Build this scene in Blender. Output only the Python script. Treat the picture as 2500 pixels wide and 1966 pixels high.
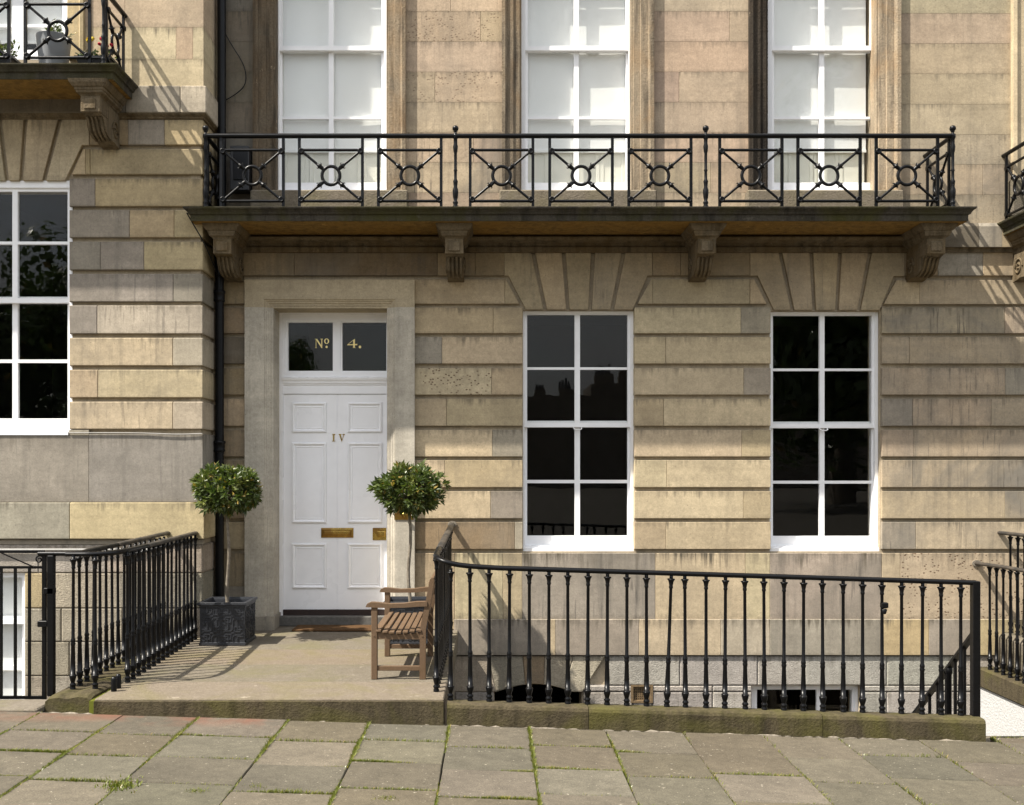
import bpy, math, random
from mathutils import Vector, Matrix, noise
random.seed(4)
R = math.radians
scn = bpy.context.scene
for o in list(bpy.data.objects): bpy.data.objects.remove(o)
C = scn.collection

# ------------------------------------------------------------------ camera, sky, sun, exposure
F, PX, PY, D0, H = 2500.0, 1200.0, 1150.0, 10.0, 1.55      # focal px, vanishing point, distance to facade, eye height
cd = bpy.data.cameras.new('camera'); cam = bpy.data.objects.new('camera', cd); C.objects.link(cam)
cam.location = (0, -D0, H); cam.rotation_euler = (R(90), 0, 0)
cd.sensor_width = 36; cd.lens = F / 2500 * 36
cd.shift_x = (1250 - PX) / 2500; cd.shift_y = (PY - 983) / 2500
cd.clip_end = 2000
scn.camera = cam
SUN = Vector((-0.64, -0.318, 1.0)).normalized()               # towards the sun
w = bpy.data.worlds.new('World'); scn.world = w; w.use_nodes = True
nt = w.node_tree; bg = nt.nodes['Background']
sky = nt.nodes.new('ShaderNodeTexSky'); sky.sky_type = 'NISHITA'; sky.sun_disc = False
sky.sun_elevation = math.asin(SUN.z); sky.sun_rotation = math.atan2(SUN.x, SUN.y)
sky.air_density = 1.2; sky.dust_density = 2.2; sky.ozone_density = 1.0
CLOUD = 10.2
# broken white cloud over the clear sky (even coverage all round)
tc = nt.nodes.new('ShaderNodeTexCoord'); mp = nt.nodes.new('ShaderNodeMapping'); mp.inputs['Scale'].default_value = (1, 1, 2.2)
cn = nt.nodes.new('ShaderNodeTexNoise'); cn.inputs['Scale'].default_value = 2.6; cn.inputs['Detail'].default_value = 7; cn.inputs['Roughness'].default_value = .58
cr = nt.nodes.new('ShaderNodeMapRange'); cr.inputs[1].default_value = .36; cr.inputs[2].default_value = .60; cr.inputs[3].default_value = .25; cr.inputs[4].default_value = .97
sep = nt.nodes.new('ShaderNodeSeparateXYZ'); ov = nt.nodes.new('ShaderNodeMapRange')
for q_, v_ in ((1, 0.), (2, 1.), (3, CLOUD/3), (4, CLOUD)): ov.inputs[q_].default_value = v_
cm_ = nt.nodes.new('ShaderNodeMix'); cm_.data_type = 'RGBA'; cm_.blend_type = 'MULTIPLY'; cm_.inputs[0].default_value = 1; cm_.inputs[6].default_value = (1.0, .995, .985, 1)
mx = nt.nodes.new('ShaderNodeMix'); mx.data_type = 'RGBA'
for a_, b_ in ((tc.outputs['Generated'], mp.inputs[0]), (mp.outputs[0], cn.inputs['Vector']), (cn.outputs['Fac'], cr.inputs[0]), (tc.outputs['Generated'], sep.inputs[0]), (sep.outputs[2], ov.inputs[0]), (ov.outputs[0], cm_.inputs[7]), (cr.outputs[0], mx.inputs[0]), (sky.outputs[0], mx.inputs[6]), (cm_.outputs[2], mx.inputs[7]), (mx.outputs[2], bg.inputs[0])):
    nt.links.new(a_, b_)
bg.inputs[1].default_value = 0.115
sl = bpy.data.lights.new('sun', 'SUN'); sl.energy = 4.8; sl.angle = R(0.55); sl.color = (1.0, 0.94, 0.84)
so = bpy.data.objects.new('sun', sl); C.objects.link(so); so.location = SUN * 40
so.rotation_euler = SUN.to_track_quat('Z', 'Y').to_euler()
scn.view_settings.view_transform = 'Standard'; scn.view_settings.look = 'None'
scn.view_settings.gamma = 1; scn.view_settings.use_curve_mapping = False
scn.view_settings.exposure = 1.05

# ------------------------------------------------------------------ helpers
def S(Y): return F / (D0 + Y)
def PXX(px, Y): return (px - PX) / S(Y)
def PZ(py, Y): return H + (PY - py) / S(Y)
def P(px, py, Y): return Vector((PXX(px, Y), Y, PZ(py, Y)))
def lerp(a, b, t): return a + (b - a) * t
WL = {}
def link(o, parent=None, loc=(0, 0, 0), rot=None, scale=None):
    C.objects.link(o); loc = Vector(loc)
    if parent is not None:
        o.parent = parent; o.location = loc - WL[parent.name]
    else: o.location = loc
    if rot: o.rotation_euler = rot
    if scale: o.scale = scale
    WL[o.name] = loc
    return o
def tag(o, label, cat, group=None):
    o['label'] = label; o['category'] = cat
    if group: o['group'] = group
    return o
def thing(name, label, cat, loc=(0, 0, 0), group=None):
    o = bpy.data.objects.new(name, None); o.empty_display_size = .1
    link(o, None, loc); return tag(o, label, cat, group)
def part(name, mesh, parent, loc=(0, 0, 0), rot=None, scale=None, color=None, soot=None, pits=None):
    o = bpy.data.objects.new(name, mesh); link(o, parent, loc, rot, scale)
    if color: o.color = (*color, 1)
    if soot is not None: o['soot'] = float(soot)
    if pits is not None: o['pits'] = float(pits)
    if name in ('stone', 'voussoir'): o['grime'] = 1.0
    return o
def struct(o): o['kind'] = 'structure'; return o
def stuff(o): o['kind'] = 'stuff'; return o

class MB:
    def __init__(s): s.v = []; s.f = []; s.sm = []
    def add(s, vs, fs, smooth=False):
        n = len(s.v); s.v += [tuple(v) for v in vs]
        for f in fs: s.f.append([i + n for i in f]); s.sm.append(smooth)
        return s
    def box(s, x0, x1, y0, y1, z0, z1):
        x0, x1 = min(x0, x1), max(x0, x1); y0, y1 = min(y0, y1), max(y0, y1); z0, z1 = min(z0, z1), max(z0, z1)
        v = [(x0,y0,z0),(x1,y0,z0),(x1,y1,z0),(x0,y1,z0),(x0,y0,z1),(x1,y0,z1),(x1,y1,z1),(x0,y1,z1)]
        return s.add(v, [(0,3,2,1),(4,5,6,7),(0,1,5,4),(1,2,6,5),(2,3,7,6),(3,0,4,7)])
    def bbox(s, x0, x1, y0, y1, z0, z1, b):
        """box with all edges chamfered"""
        x0, x1 = min(x0, x1), max(x0, x1); y0, y1 = min(y0, y1), max(y0, y1); z0, z1 = min(z0, z1), max(z0, z1)
        r = []
        for z, i in ((z0, b), (z0 + b, 0), (z1 - b, 0), (z1, b)):
            q = b if i else 0
            r.append([(x0+b+q*0+ (b if i else 0), y0+i, z), (x1-b-(b if i else 0), y0+i, z), (x1-i, y0+b+(b if i else 0), z), (x1-i, y1-b-(b if i else 0), z),
                      (x1-b-(b if i else 0), y1-i, z), (x0+b+(b if i else 0), y1-i, z), (x0+i, y1-b-(b if i else 0), z), (x0+i, y0+b+(b if i else 0), z)])
        return s.loft(r, cap=True)
    def loft(s, rings, cap=False, closed=True, smooth=False):
        n = len(rings[0]); vs = [p for r in rings for p in r]; fs = []
        for a in range(len(rings) - 1):
            for i in range(n if closed else n - 1):
                j = (i + 1) % n
                fs.append((a*n+i, a*n+j, (a+1)*n+j, (a+1)*n+i))
        k = len(s.f); s.add(vs, fs, smooth)
        if cap:
            s.add(rings[0], [tuple(reversed(range(n)))]); s.add(rings[-1], [tuple(range(n))])
        return s
    def prism(s, poly, yf, yb, c=.004):
        """poly: (x,z) outline facing -Y; front chamfer c"""
        A = sum(poly[i][0]*poly[(i+1)%len(poly)][1] - poly[(i+1)%len(poly)][0]*poly[i][1] for i in range(len(poly)))
        if A < 0: poly = list(reversed(poly))
        n = len(poly); inn = []
        for i in range(n):
            p0, p1, p2 = Vector(poly[i-1]), Vector(poly[i]), Vector(poly[(i+1) % n])
            d1 = (p1-p0).normalized(); d2 = (p2-p1).normalized()
            n1 = Vector((-d1.y, d1.x)); n2 = Vector((-d2.y, d2.x)); m = (n1+n2)
            m = m / max(.35, m.dot(n1)) if m.length > 1e-6 else n1
            inn.append(p1 + m * c)
        v = [(p.x, yf, p.y) for p in inn] + [(p[0], yf+c, p[1]) for p in poly] + [(p[0], yb, p[1]) for p in poly]
        f = [tuple(range(n))]
        for i in range(n):
            j = (i+1) % n
            f += [(n+i, n+j, j, i), (2*n+i, 2*n+j, n+j, n+i)]
        f.append(tuple(reversed(range(2*n, 3*n))))
        return s.add(v, f)
    def extr(s, prof, x0, x1, cap=True):
        """prof: (y,z) closed outline extruded along x"""
        return s.loft([[(x0, y, z) for y, z in prof], [(x1, y, z) for y, z in prof]], cap=cap)
    def lathe(s, prof, c=(0, 0, 0), seg=10, smooth=True, axis='z'):
        rings = []
        for r, h in prof:
            ring = []
            for k in range(seg):
                a = 2*math.pi*k/seg; x, y = r*math.cos(a), r*math.sin(a)
                p = (x, y, h) if axis == 'z' else ((x, h, y) if axis == 'y' else (h, x, y))
                ring.append((c[0]+p[0], c[1]+p[1], c[2]+p[2]))
            rings.append(ring)
        s.loft(rings, smooth=smooth)
        n = seg; s.add(rings[0], [tuple(reversed(range(n)))]); s.add(rings[-1], [tuple(range(n))])
        return s
    def tube(s, pts, rw, rh=None, seg=8, closed=False, smooth=True, up=Vector((0, 0, 1)), cap=True, rad=None):
        pts = [Vector(p) for p in pts]; rh = rh or rw; rings = []; n = len(pts)
        for i, p in enumerate(pts):
            a = pts[i-1] if (i or closed) else p; b = pts[(i+1) % n] if (i < n-1 or closed) else p
            t = (b-a).normalized(); u = up
            if abs(t.dot(u)) > .97: u = Vector((0, 1, 0)) if abs(t.y) < .9 else Vector((1, 0, 0))
            sd = t.cross(u).normalized(); uu = sd.cross(t).normalized(); k = rad[i] if rad else 1
            rings.append([tuple(p + sd*math.cos(2*math.pi*j/seg)*rw*k + uu*math.sin(2*math.pi*j/seg)*rh*k) for j in range(seg)])
        if closed: rings.append(rings[0])
        s.loft(rings, smooth=smooth)
        if cap and not closed: s.add(rings[0], [tuple(reversed(range(seg)))]); s.add(rings[-1], [tuple(range(seg))])
        return s
    def bar(s, a, b, w, h=None, up=(0, 0, 1)):
        return s.tube([a, b], w*.7071, (h or w)*.7071, seg=4, smooth=False, up=Vector(up)) if False else s._bar(a, b, w, h or w, Vector(up))
    def _bar(s, a, b, w, h, up):
        a = Vector(a); b = Vector(b); t = (b-a).normalized()
        if abs(t.dot(up)) > .97: up = Vector((0, 1, 0))
        sd = t.cross(up).normalized(); uu = sd.cross(t).normalized()
        q = [(-1,-1),(1,-1),(1,1),(-1,1)]
        r = [[tuple(p + sd*x*w/2 + uu*y*h/2) for x, y in q] for p in (a, b)]
        return s.loft(r, cap=True)
    def holes(s, x0, x1, z0, z1, hs, y0, y1):
        xs = sorted(set([x0, x1] + [min(max(v, x0), x1) for h in hs for v in h[:2]]))
        zs = sorted(set([z0, z1] + [min(max(v, z0), z1) for h in hs for v in h[2:]]))
        def solid(i, j):
            if i < 0 or j < 0 or i >= len(xs)-1 or j >= len(zs)-1: return False
            cx, cz = (xs[i]+xs[i+1])/2, (zs[j]+zs[j+1])/2
            return not any(h[0] < cx < h[1] and h[2] < cz < h[3] for h in hs)
        for i in range(len(xs)-1):
            for j in range(len(zs)-1):
                if not solid(i, j): continue
                a, b, c, d = xs[i], xs[i+1], zs[j], zs[j+1]
                s.add([(a,y0,c),(b,y0,c),(b,y0,d),(a,y0,d)], [(0,1,2,3)]); s.add([(a,y1,c),(b,y1,c),(b,y1,d),(a,y1,d)], [(3,2,1,0)])
                if not solid(i-1, j): s.add([(a,y0,c),(a,y1,c),(a,y1,d),(a,y0,d)], [(3,2,1,0)])
                if not solid(i+1, j): s.add([(b,y0,c),(b,y1,c),(b,y1,d),(b,y0,d)], [(0,1,2,3)])
                if not solid(i, j-1): s.add([(a,y0,c),(b,y0,c),(b,y1,c),(a,y1,c)], [(3,2,1,0)])
                if not solid(i, j+1): s.add([(a,y0,d),(b,y0,d),(b,y1,d),(a,y1,d)], [(0,1,2,3)])
        return s
    def nest(s, x0, x1, z0, z1, prof, y):
        """nested rectangles: prof = (inset, dy)"""
        rings = [[(x0+d, y+dy, z0+d), (x1-d, y+dy, z0+d), (x1-d, y+dy, z1-d), (x0+d, y+dy, z1-d)] for d, dy in prof]
        s.loft(rings); s.add(rings[-1], [(0, 1, 2, 3)]); return s
    def mesh(s, name, mat):
        m = bpy.data.meshes.new(name); m.from_pydata(s.v, [], s.f); m.materials.append(mat)
        m.polygons.foreach_set('use_smooth', s.sm); m.update(); return m

# ------------------------------------------------------------------ materials
class N:
    def __init__(s, name):
        s.m = bpy.data.materials.new(name); s.m.use_nodes = True; s.t = s.m.node_tree
        s.b = s.t.nodes['Principled BSDF']; s.out = s.t.nodes['Material Output']
    def n(s, typ, **k):
        x = s.t.nodes.new(typ)
        for a, v in k.items():
            if a.startswith('i_'):
                key = a[2:]; key = int(key) if key.isdigit() else key.replace('_', ' ')
                s.set(x.inputs[key], v)
            else: setattr(x, a, v)
        return x
    def set(s, inp, v):
        if isinstance(v, bpy.types.NodeSocket): s.t.links.new(v, inp)
        else: inp.default_value = v
    def math(s, op, a, b=None, clamp=False):
        x = s.n('ShaderNodeMath', operation=op); x.use_clamp = clamp; s.set(x.inputs[0], a)
        if b is not None: s.set(x.inputs[1], b)
        return x.outputs[0]
    def vm(s, op, a, b): 
        x = s.n('ShaderNodeVectorMath', operation=op); s.set(x.inputs[0], a); s.set(x.inputs[1], b); return x.outputs[0]
    def mix(s, fac, a, b, mode='MIX'):
        x = s.n('ShaderNodeMix', data_type='RGBA', blend_type=mode); s.set(x.inputs[0], fac)
        for i, v in ((6, a), (7, b)):
            if isinstance(v, tuple) and len(v) == 3: v = (*v, 1)
            s.set(x.inputs[i], v)
        return x.outputs[2]
    def rng(s, v, a, b, c, d):
        x = s.n('ShaderNodeMapRange'); x.clamp = True
        for i, q in enumerate((v, a, b, c, d)): s.set(x.inputs[i], q)
        return x.outputs[0]
    def noise(s, vec, scale, detail=4, rough=.55, dist=0):
        x = s.n('ShaderNodeTexNoise'); s.set(x.inputs['Vector'], vec); x.inputs['Scale'].default_value = scale
        x.inputs['Detail'].default_value = detail; x.inputs['Roughness'].default_value = rough; x.inputs['Distortion'].default_value = dist
        return x.outputs['Fac']
    def pos(s, rnd=True):
        g = s.n('ShaderNodeNewGeometry'); s.geo = g
        if not rnd: return g.outputs['Position']
        oi = s.n('ShaderNodeObjectInfo'); s.oi = oi; cx = s.n('ShaderNodeCombineXYZ')
        for i, k in enumerate((71., 37., 53.)): s.set(cx.inputs[i], s.math('MULTIPLY', oi.outputs['Random'], k))
        return s.vm('ADD', g.outputs['Position'], cx.outputs[0])
    def attr(s, name): return s.n('ShaderNodeAttribute', attribute_type='OBJECT', attribute_name=name).outputs['Fac']
    def bump(s, h, strength=.3, dist=.01):
        x = s.n('ShaderNodeBump'); x.inputs['Strength'].default_value = strength; x.inputs['Distance'].default_value = dist
        s.set(x.inputs['Height'], h); s.set(s.b.inputs['Normal'], x.outputs[0]); return x
    def fin(s, col=None, rough=None, metal=None, spec=None):
        if col is not None: s.set(s.b.inputs['Base Color'], (*col, 1) if isinstance(col, tuple) and len(col) == 3 else col)
        if rough is not None: s.set(s.b.inputs['Roughness'], rough)
        if metal is not None: s.set(s.b.inputs['Metallic'], metal)
        if spec is not None: s.b.inputs['Specular IOR Level'].default_value = spec
        return s.m

def mat_stone(name, tooled=False):
    m = N(name); p = m.pos()
    n1 = m.noise(p, 2.1, 6, .6, .4); n2 = m.noise(p, 70, 3, .6); n5 = m.noise(p, 9, 5, .65)
    gp = m.geo.outputs['Position']; sc = m.vm('MULTIPLY', gp, (8., 8., .45)); st = m.noise(sc, 1.0, 6, .65)
    bed = m.noise(m.vm('MULTIPLY', p, (1.2, 1.2, 22.)), 1.0, 3, .5)
    n4 = m.noise(gp, .85, 6, .65, .8); n6 = m.noise(p, 30, 6, .72)
    gen = m.n('ShaderNodeTexCoord').outputs['Generated']; gs = m.n('ShaderNodeSeparateXYZ'); m.set(gs.inputs[0], gen)
    soot = m.attr('soot'); pits = m.attr('pits')
    c = m.oi.outputs['Color']
    c = m.mix(1.0, c, m.rng(n1, .3, .7, .80, 1.14), 'MULTIPLY')
    c = m.mix(1.0, c, m.rng(n5, .3, .7, .92, 1.07), 'MULTIPLY')
    c = m.mix(1.0, c, m.rng(bed, .3, .7, .95, 1.05), 'MULTIPLY')
    c = m.mix(1.0, c, m.rng(n2, .3, .7, .89, 1.10), 'MULTIPLY')
    c = m.mix(1.0, c, m.rng(n6, .3, .7, .87, 1.12), 'MULTIPLY')
    grey = m.mix(n5, (.155, .138, .112), (.23, .205, .168))
    c = m.mix(m.math('MULTIPLY', m.rng(n4, .42, .68, 0, .95), soot), c, grey)
    c = m.mix(m.math('MULTIPLY', m.rng(st, .51, .70, 0, .62), soot), c, (.075, .07, .062))
    dr_ = m.noise(m.vm('MULTIPLY', p, (26., 26., 1.6)), 1.0, 4, .6); zt_ = m.math('ADD', gs.outputs[2], m.math('MULTIPLY', m.math('SUBTRACT', dr_, .5), 1.15)); gt = m.rng(zt_, .82, 1.10, 0, .7)
    zb_ = m.math('ADD', gs.outputs[2], m.math('MULTIPLY', m.math('SUBTRACT', n6, .5), .3)); gb = m.rng(zb_, -.02, .10, .35, 0)
    gr_ = m.math('MULTIPLY', m.math('ADD', gt, gb), m.rng(n1, .38, .62, .25, 1))
    c = m.mix(m.math('MULTIPLY', gr_, m.attr('grime')), c, (.10, .085, .062))
    st2 = m.noise(m.vm('MULTIPLY', p, (38., 38., 2.6)), 1.0, 3, .5)
    c = m.mix(m.math('MULTIPLY', m.math('MULTIPLY', m.rng(st2, .60, .65, 0, .5), m.rng(n1, .44, .58, 0, 1)), soot), c, (.06, .055, .05))
    v = m.n('ShaderNodeTexVoronoi', feature='F1'); m.set(v.inputs['Vector'], m.vm('MULTIPLY', p, (1., 1., 1.4))); v.inputs['Scale'].default_value = 27
    pm = m.math('MULTIPLY', m.rng(v.outputs['Distance'], .22, .32, 1, 0), m.rng(m.noise(p, 5, 3), .42, .5, 0, 1))
    pm = m.math('MULTIPLY', pm, pits)
    c = m.mix(m.math('MULTIPLY', pm, .85), c, (.10, .06, .035))
    # faint scattered flecks
    v2 = m.n('ShaderNodeTexVoronoi', feature='F1'); m.set(v2.inputs['Vector'], p); v2.inputs['Scale'].default_value = 13
    c = m.mix(m.rng(v2.outputs['Distance'], .05, .09, .45, 0), c, (.11, .09, .07))
    if tooled:
        tn = m.noise(m.vm('MULTIPLY', p, (60., 60., 110.)), 1.0, 2, .6); tn2 = m.noise(p, 95, 3, .7)
        h = m.math('ADD', m.math('MULTIPLY', tn, 1.0), m.math('MULTIPLY', tn2, .8))
        c = m.mix(1.0, c, m.rng(h, .6, 1.2, .72, 1.15), 'MULTIPLY')
        m.bump(h, .8, .007)
    else:
        h = m.math('ADD', m.math('MULTIPLY', n2, .35), m.math('MULTIPLY', n5, .8)); h = m.math('SUBTRACT', h, m.math('MULTIPLY', pm, .8))
        m.bump(h, .35, .008)
    return m.fin(c, .93, spec=.25)
M_stone = mat_stone('sandstone'); M_tooled = mat_stone('tooled_sandstone', True)

def mat_moss(name, base, dark, green, up=.5, amount=.5, hs=6.):
    m = N(name); p = m.pos()
    n1 = m.noise(p, 3.0, 6, .65, .5); n2 = m.noise(p, 60, 4, .65); n3 = m.noise(p, 1.7, 5, .6, 1.); n5 = m.noise(p, hs, 6, .7)
    st = m.noise(m.vm('MULTIPLY', p, (14., 14., 1.3)), 1.0, 5, .6)
    c = m.mix(1.0, m.mix(n1, base, tuple(x*.75 for x in base)), m.rng(n2, .3, .7, .75, 1.25), 'MULTIPLY')
    c = m.mix(m.rng(st, .45, .7, 0, .8), c, dark)
    c = m.mix(m.math('MULTIPLY', m.rng(n3, .45, .68, 0, 1), amount), c, green)
    c = m.mix(1.0, c, m.oi.outputs['Color'], 'MULTIPLY')
    c = m.mix(m.rng(n5, .64, .72, 0, .6), c, tuple(min(1, x*2.0) for x in base))
    m.bump(m.math('ADD', n2, m.math('MULTIPLY', n5, 1.5)), .6, .012)
    return m.fin(c, .95, spec=.2)
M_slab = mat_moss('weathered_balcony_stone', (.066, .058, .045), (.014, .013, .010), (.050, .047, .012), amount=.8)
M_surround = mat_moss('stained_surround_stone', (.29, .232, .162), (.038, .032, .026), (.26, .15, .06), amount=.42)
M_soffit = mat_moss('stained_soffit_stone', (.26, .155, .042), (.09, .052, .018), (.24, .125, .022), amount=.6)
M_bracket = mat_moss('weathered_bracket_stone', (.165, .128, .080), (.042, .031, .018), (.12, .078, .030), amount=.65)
M_kerb = mat_moss('mossy_kerb_stone', (.080, .064, .038), (.022, .018, .010), (.082, .078, .014), amount=.62)
M_flag = mat_moss('landing_flagstone', (.176, .151, .119), (.132, .112, .085), (.134, .122, .056), amount=.5)

def mat_paving():
    m = N('paving_stone'); p = m.pos(); g = m.geo.outputs['Position']
    n1 = m.noise(p, 2.4, 6, .6, .3); n2 = m.noise(p, 120, 3, .7); n3 = m.noise(p, 14, 6, .7); sp = m.noise(p, 45, 2, .5)
    c = m.mix(1.0, m.oi.outputs['Color'], m.rng(n1, .3, .7, .84, 1.14), 'MULTIPLY')
    c = m.mix(1.0, c, m.rng(n3, .3, .7, .80, 1.18), 'MULTIPLY'); c = m.mix(1.0, c, m.rng(n2, .3, .7, .66, 1.34), 'MULTIPLY')
    c = m.mix(m.rng(sp, .70, .74, 0, .5), c, (.42, .38, .30))
    st = m.n('ShaderNodeSeparateXYZ'); m.set(st.inputs[0], g)
    red = m.math('MULTIPLY', m.rng(st.outputs[1], -3.34, -3.06, 0, 1), m.rng(m.noise(g, 3.2, 4), 0.42, .58, 0, .55))
    c = m.mix(m.math('MULTIPLY', red, m.attr('red')), c, (.17, .055, .03))
    m.bump(m.math('ADD', n2, m.math('MULTIPLY', n3, 1.2)), .45, .006)
    return m.fin(c, .9, spec=.25)
M_pave = mat_paving()

def mat_simple(name, col, rough, noise_amt=.15, scale=20, bump=.1, metal=0, spec=.5, bd=.004, col2=None):
    m = N(name); p = m.pos(); n = m.noise(p, scale, 4, .6); n2 = m.noise(p, scale*.18, 4)
    c = m.mix(1.0, col, m.rng(n, .3, .7, 1-noise_amt, 1+noise_amt), 'MULTIPLY')
    if col2: c = m.mix(m.rng(n2, .42, .62, 0, 1), c, col2)
    if bump: m.bump(n, bump, bd)
    return m.fin(c, m.rng(n2, .3, .7, max(.02, rough-.07), rough+.07), metal, spec)
M_iron = mat_simple('black_gloss_iron', (.0035, .0036, .0042), .33, .3, 60, .2, bd=.002, spec=.22)
M_worn = mat_simple('worn_iron_handrail', (.060, .050, .040), .5, .3, 30, .2, col2=(.024, .022, .02))
M_pipe = mat_simple('black_pipe_paint', (.0035, .0038, .005), .42, .3, 30, .15, spec=.25)
M_white = mat_simple('white_gloss_paint', (.87, .87, .88), .34, .035, 8, .06)
M_doorp = mat_simple('white_door_paint', (.90, .90, .92), .30, .03, 6, .05)
M_blind = mat_simple('white_roller_blind', (.92, .92, .91), .9, .02, 3, .05, spec=.1)
M_cream = mat_simple('cream_shutter_paint', (.80, .78, .69), .6, .03, 6, .05)
M_brass = mat_simple('aged_brass', (.56, .39, .10), .27, .3, 25, .15, metal=1., col2=(.30, .17, .05))
M_gold = mat_simple('gold_leaf', (.93, .76, .33), .4, .08, 30, .05, metal=.35)
M_pot = mat_simple('lead_grey_planter', (.024, .026, .031), .42, .25, 30, .2)
M_ribpot = mat_simple('grey_ribbed_plastic', (.22, .23, .24), .5, .06, 20, .05)
M_black = mat_simple('black_plastic', (.012, .012, .014), .42, .2, 20, .05)
M_soil = mat_simple('potting_soil', (.03, .022, .015), .95, .5, 60, .6, bd=.02)
M_bark = mat_simple('grey_bark', (.20, .17, .13), .9, .25, 60, .5, col2=(.11, .092, .068))
M_mat = mat_simple('coir_doormat', (.085, .047, .022), .95, .4, 160, .8, spec=.1)
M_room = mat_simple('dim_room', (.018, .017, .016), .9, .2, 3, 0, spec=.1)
M_limew = mat_simple('white_roughcast', (.47, .47, .465), .9, .09, 45, .9, bd=.01, spec=.2)
M_mortar = mat_simple('pale_mortar', (.21, .18, .14), .95, .35, 40, .5, bd=.01)
M_ground = mat_simple('ground_grit', (.075, .066, .05), .95, .35, 40, .6)
M_dkstone = mat_simple('dark_step_stone', (.105, .10, .09), .85, .25, 30, .3)
M_thresh = mat_simple('dark_red_threshold', (.022, .010, .007), .6, .3, 20, .2)
M_cable = mat_simple('grey_cable', (.30, .29, .27), .6, .1, 20, 0)
M_farwall = mat_simple('far_terrace_stone', (.17, .145, .115), .9, .2, 1, 0)
M_farroof = mat_simple('far_slate', (.06, .06, .065), .7, .2, 2, 0)
M_vent = mat_simple('rusty_vent_frame', (.15, .10, .05), .85, .3, 40, .3)
M_yflower = mat_simple('yellow_petal', (.75, .58, .03), .6, .1, 20, 0)
M_rflower = mat_simple('red_petal', (.50, .02, .05), .6, .2, 20, 0)

def mat_wood():
    m = N('weathered_teak'); p = m.pos()
    g = m.noise(m.vm('MULTIPLY', p, (30., 5., 30.)), 2., 5, .65, .6); n = m.noise(p, 8, 4)
    c = m.mix(g, (.076, .044, .022), (.152, .097, .055)); c = m.mix(m.rng(n, .4, .7, 0, .45), c, (.125, .083, .055))
    m.bump(g, .3, .004); return m.fin(c, .68, spec=.3)
M_wood = mat_wood()

def mat_leaf(name, a, b, tip):
    m = N(name); g = m.n('ShaderNodeNewGeometry'); 
    rnd = g.outputs['Random Per Island']; n = m.noise(g.outputs['Position'], 7, 3)
    c = m.mix(rnd, a, b); c = m.mix(m.rng(n, .52, .68, 0, .7), c, tip)
    c = m.mix(m.rng(rnd, .955, .96, 0, .8), c, (.30, .20, .045))
    m.fin(c, .34, spec=.5)
    tr = m.n('ShaderNodeBsdfTranslucent'); m.set(tr.inputs[0], m.mix(1.0, c, (1.1, 1.3, .5), 'MULTIPLY'))
    ms = m.n('ShaderNodeMixShader'); ms.inputs[0].default_value = .22
    m.t.links.new(m.b.outputs[0], ms.inputs[1]); m.t.links.new(tr.outputs[0], ms.inputs[2]); m.t.links.new(ms.outputs[0], m.out.inputs[0])
    return m.m
M_leaf = mat_leaf('bay_leaf', (.042, .066, .018), (.105, .135, .036), (.185, .19, .055))
M_grass = mat_leaf('joint_grass', (.085, .110, .013), (.165, .175, .022), (.21, .20, .035))
M_tree = mat_leaf('far_foliage', (.055, .090, .026), (.10, .145, .042), (.13, .165, .055))

def mat_glass():
    m = N('window_glass'); p = m.pos()
    m.t.nodes.remove(m.b)
    gl = m.n('ShaderNodeBsdfGlossy'); gl.inputs['Roughness'].default_value = .0; gl.inputs[0].default_value = (1, 1, 1, 1)
    bp = m.n('ShaderNodeBump'); bp.inputs['Strength'].default_value = .018; bp.inputs['Distance'].default_value = .02
    m.set(bp.inputs['Height'], m.noise(p, 2.6, 2, .5)); m.t.links.new(bp.outputs[0], gl.inputs['Normal'])
    tr = m.n('ShaderNodeBsdfTransparent'); tr.inputs[0].default_value = (.985, .99, .985, 1)
    fr = m.n('ShaderNodeFresnel'); fr.inputs[0].default_value = 1.5
    ms = m.n('ShaderNodeMixShader'); m.set(ms.inputs[0], m.math('MULTIPLY', fr.outputs[0], .42))
    m.t.links.new(tr.outputs[0], ms.inputs[1]); m.t.links.new(gl.outputs[0], ms.inputs[2]); m.t.links.new(ms.outputs[0], m.out.inputs[0])
    return m.m
M_glass = mat_glass()

# stone tints (base colours)
CR, TN, PK, GR, YL, DK, BR, LG = (.50,.405,.265), (.435,.345,.220), (.425,.328,.228), (.315,.275,.215), (.445,.352,.205), (.15,.125,.09), (.30,.225,.135), (.42,.36,.275)
def tint(c, v=.035):
    k = 1 + random.uniform(-v, v); return tuple(max(.02, x*k*(1+random.uniform(-.025, .025))) for x in c)

# ------------------------------------------------------------------ ground, pavement
def Zp(X): return -.187 - .0315*max(-9, min(9, X))
def groundsheet():
    xs = [-400, -60, -9, -5, 0, 4, 9, 60, 400]; ys = [-3.0, -6.5, -20, -60, -400]
    m = MB(); m.add([(x, y, Zp(x) - .035) for y in ys for x in xs],
        [(j*len(xs)+i, (j+1)*len(xs)+i, (j+1)*len(xs)+i+1, j*len(xs)+i+1) for j in range(len(ys)-1) for i in range(len(xs)-1)])
    return m.mesh('ground', M_ground)
ground = struct(part('ground', groundsheet(), None))
pave_root = bpy.data.objects.new('pavement', None); link(pave_root, None, (0, -4.0, Zp(0) - .03)); struct(pave_root)
cols = [-5.25, -4.70, -4.15, -3.60, -3.06, -2.50, -1.985, -1.38, -.832, -.288, .253, .777, 1.30, 1.84, 2.35, 2.90, 3.45, 4.0, 4.55, 5.1, 5.65]
first = {3: 1790, 4: 1785, 5: 1795, 6: 1798, 7: 1811, 8: 1809, 9: 1826, 10: 1822, 11: 1838, 12: 1893, 13: 1852, 14: 1846, 15: 1863}
joints = []   # (a, b, density)
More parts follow.
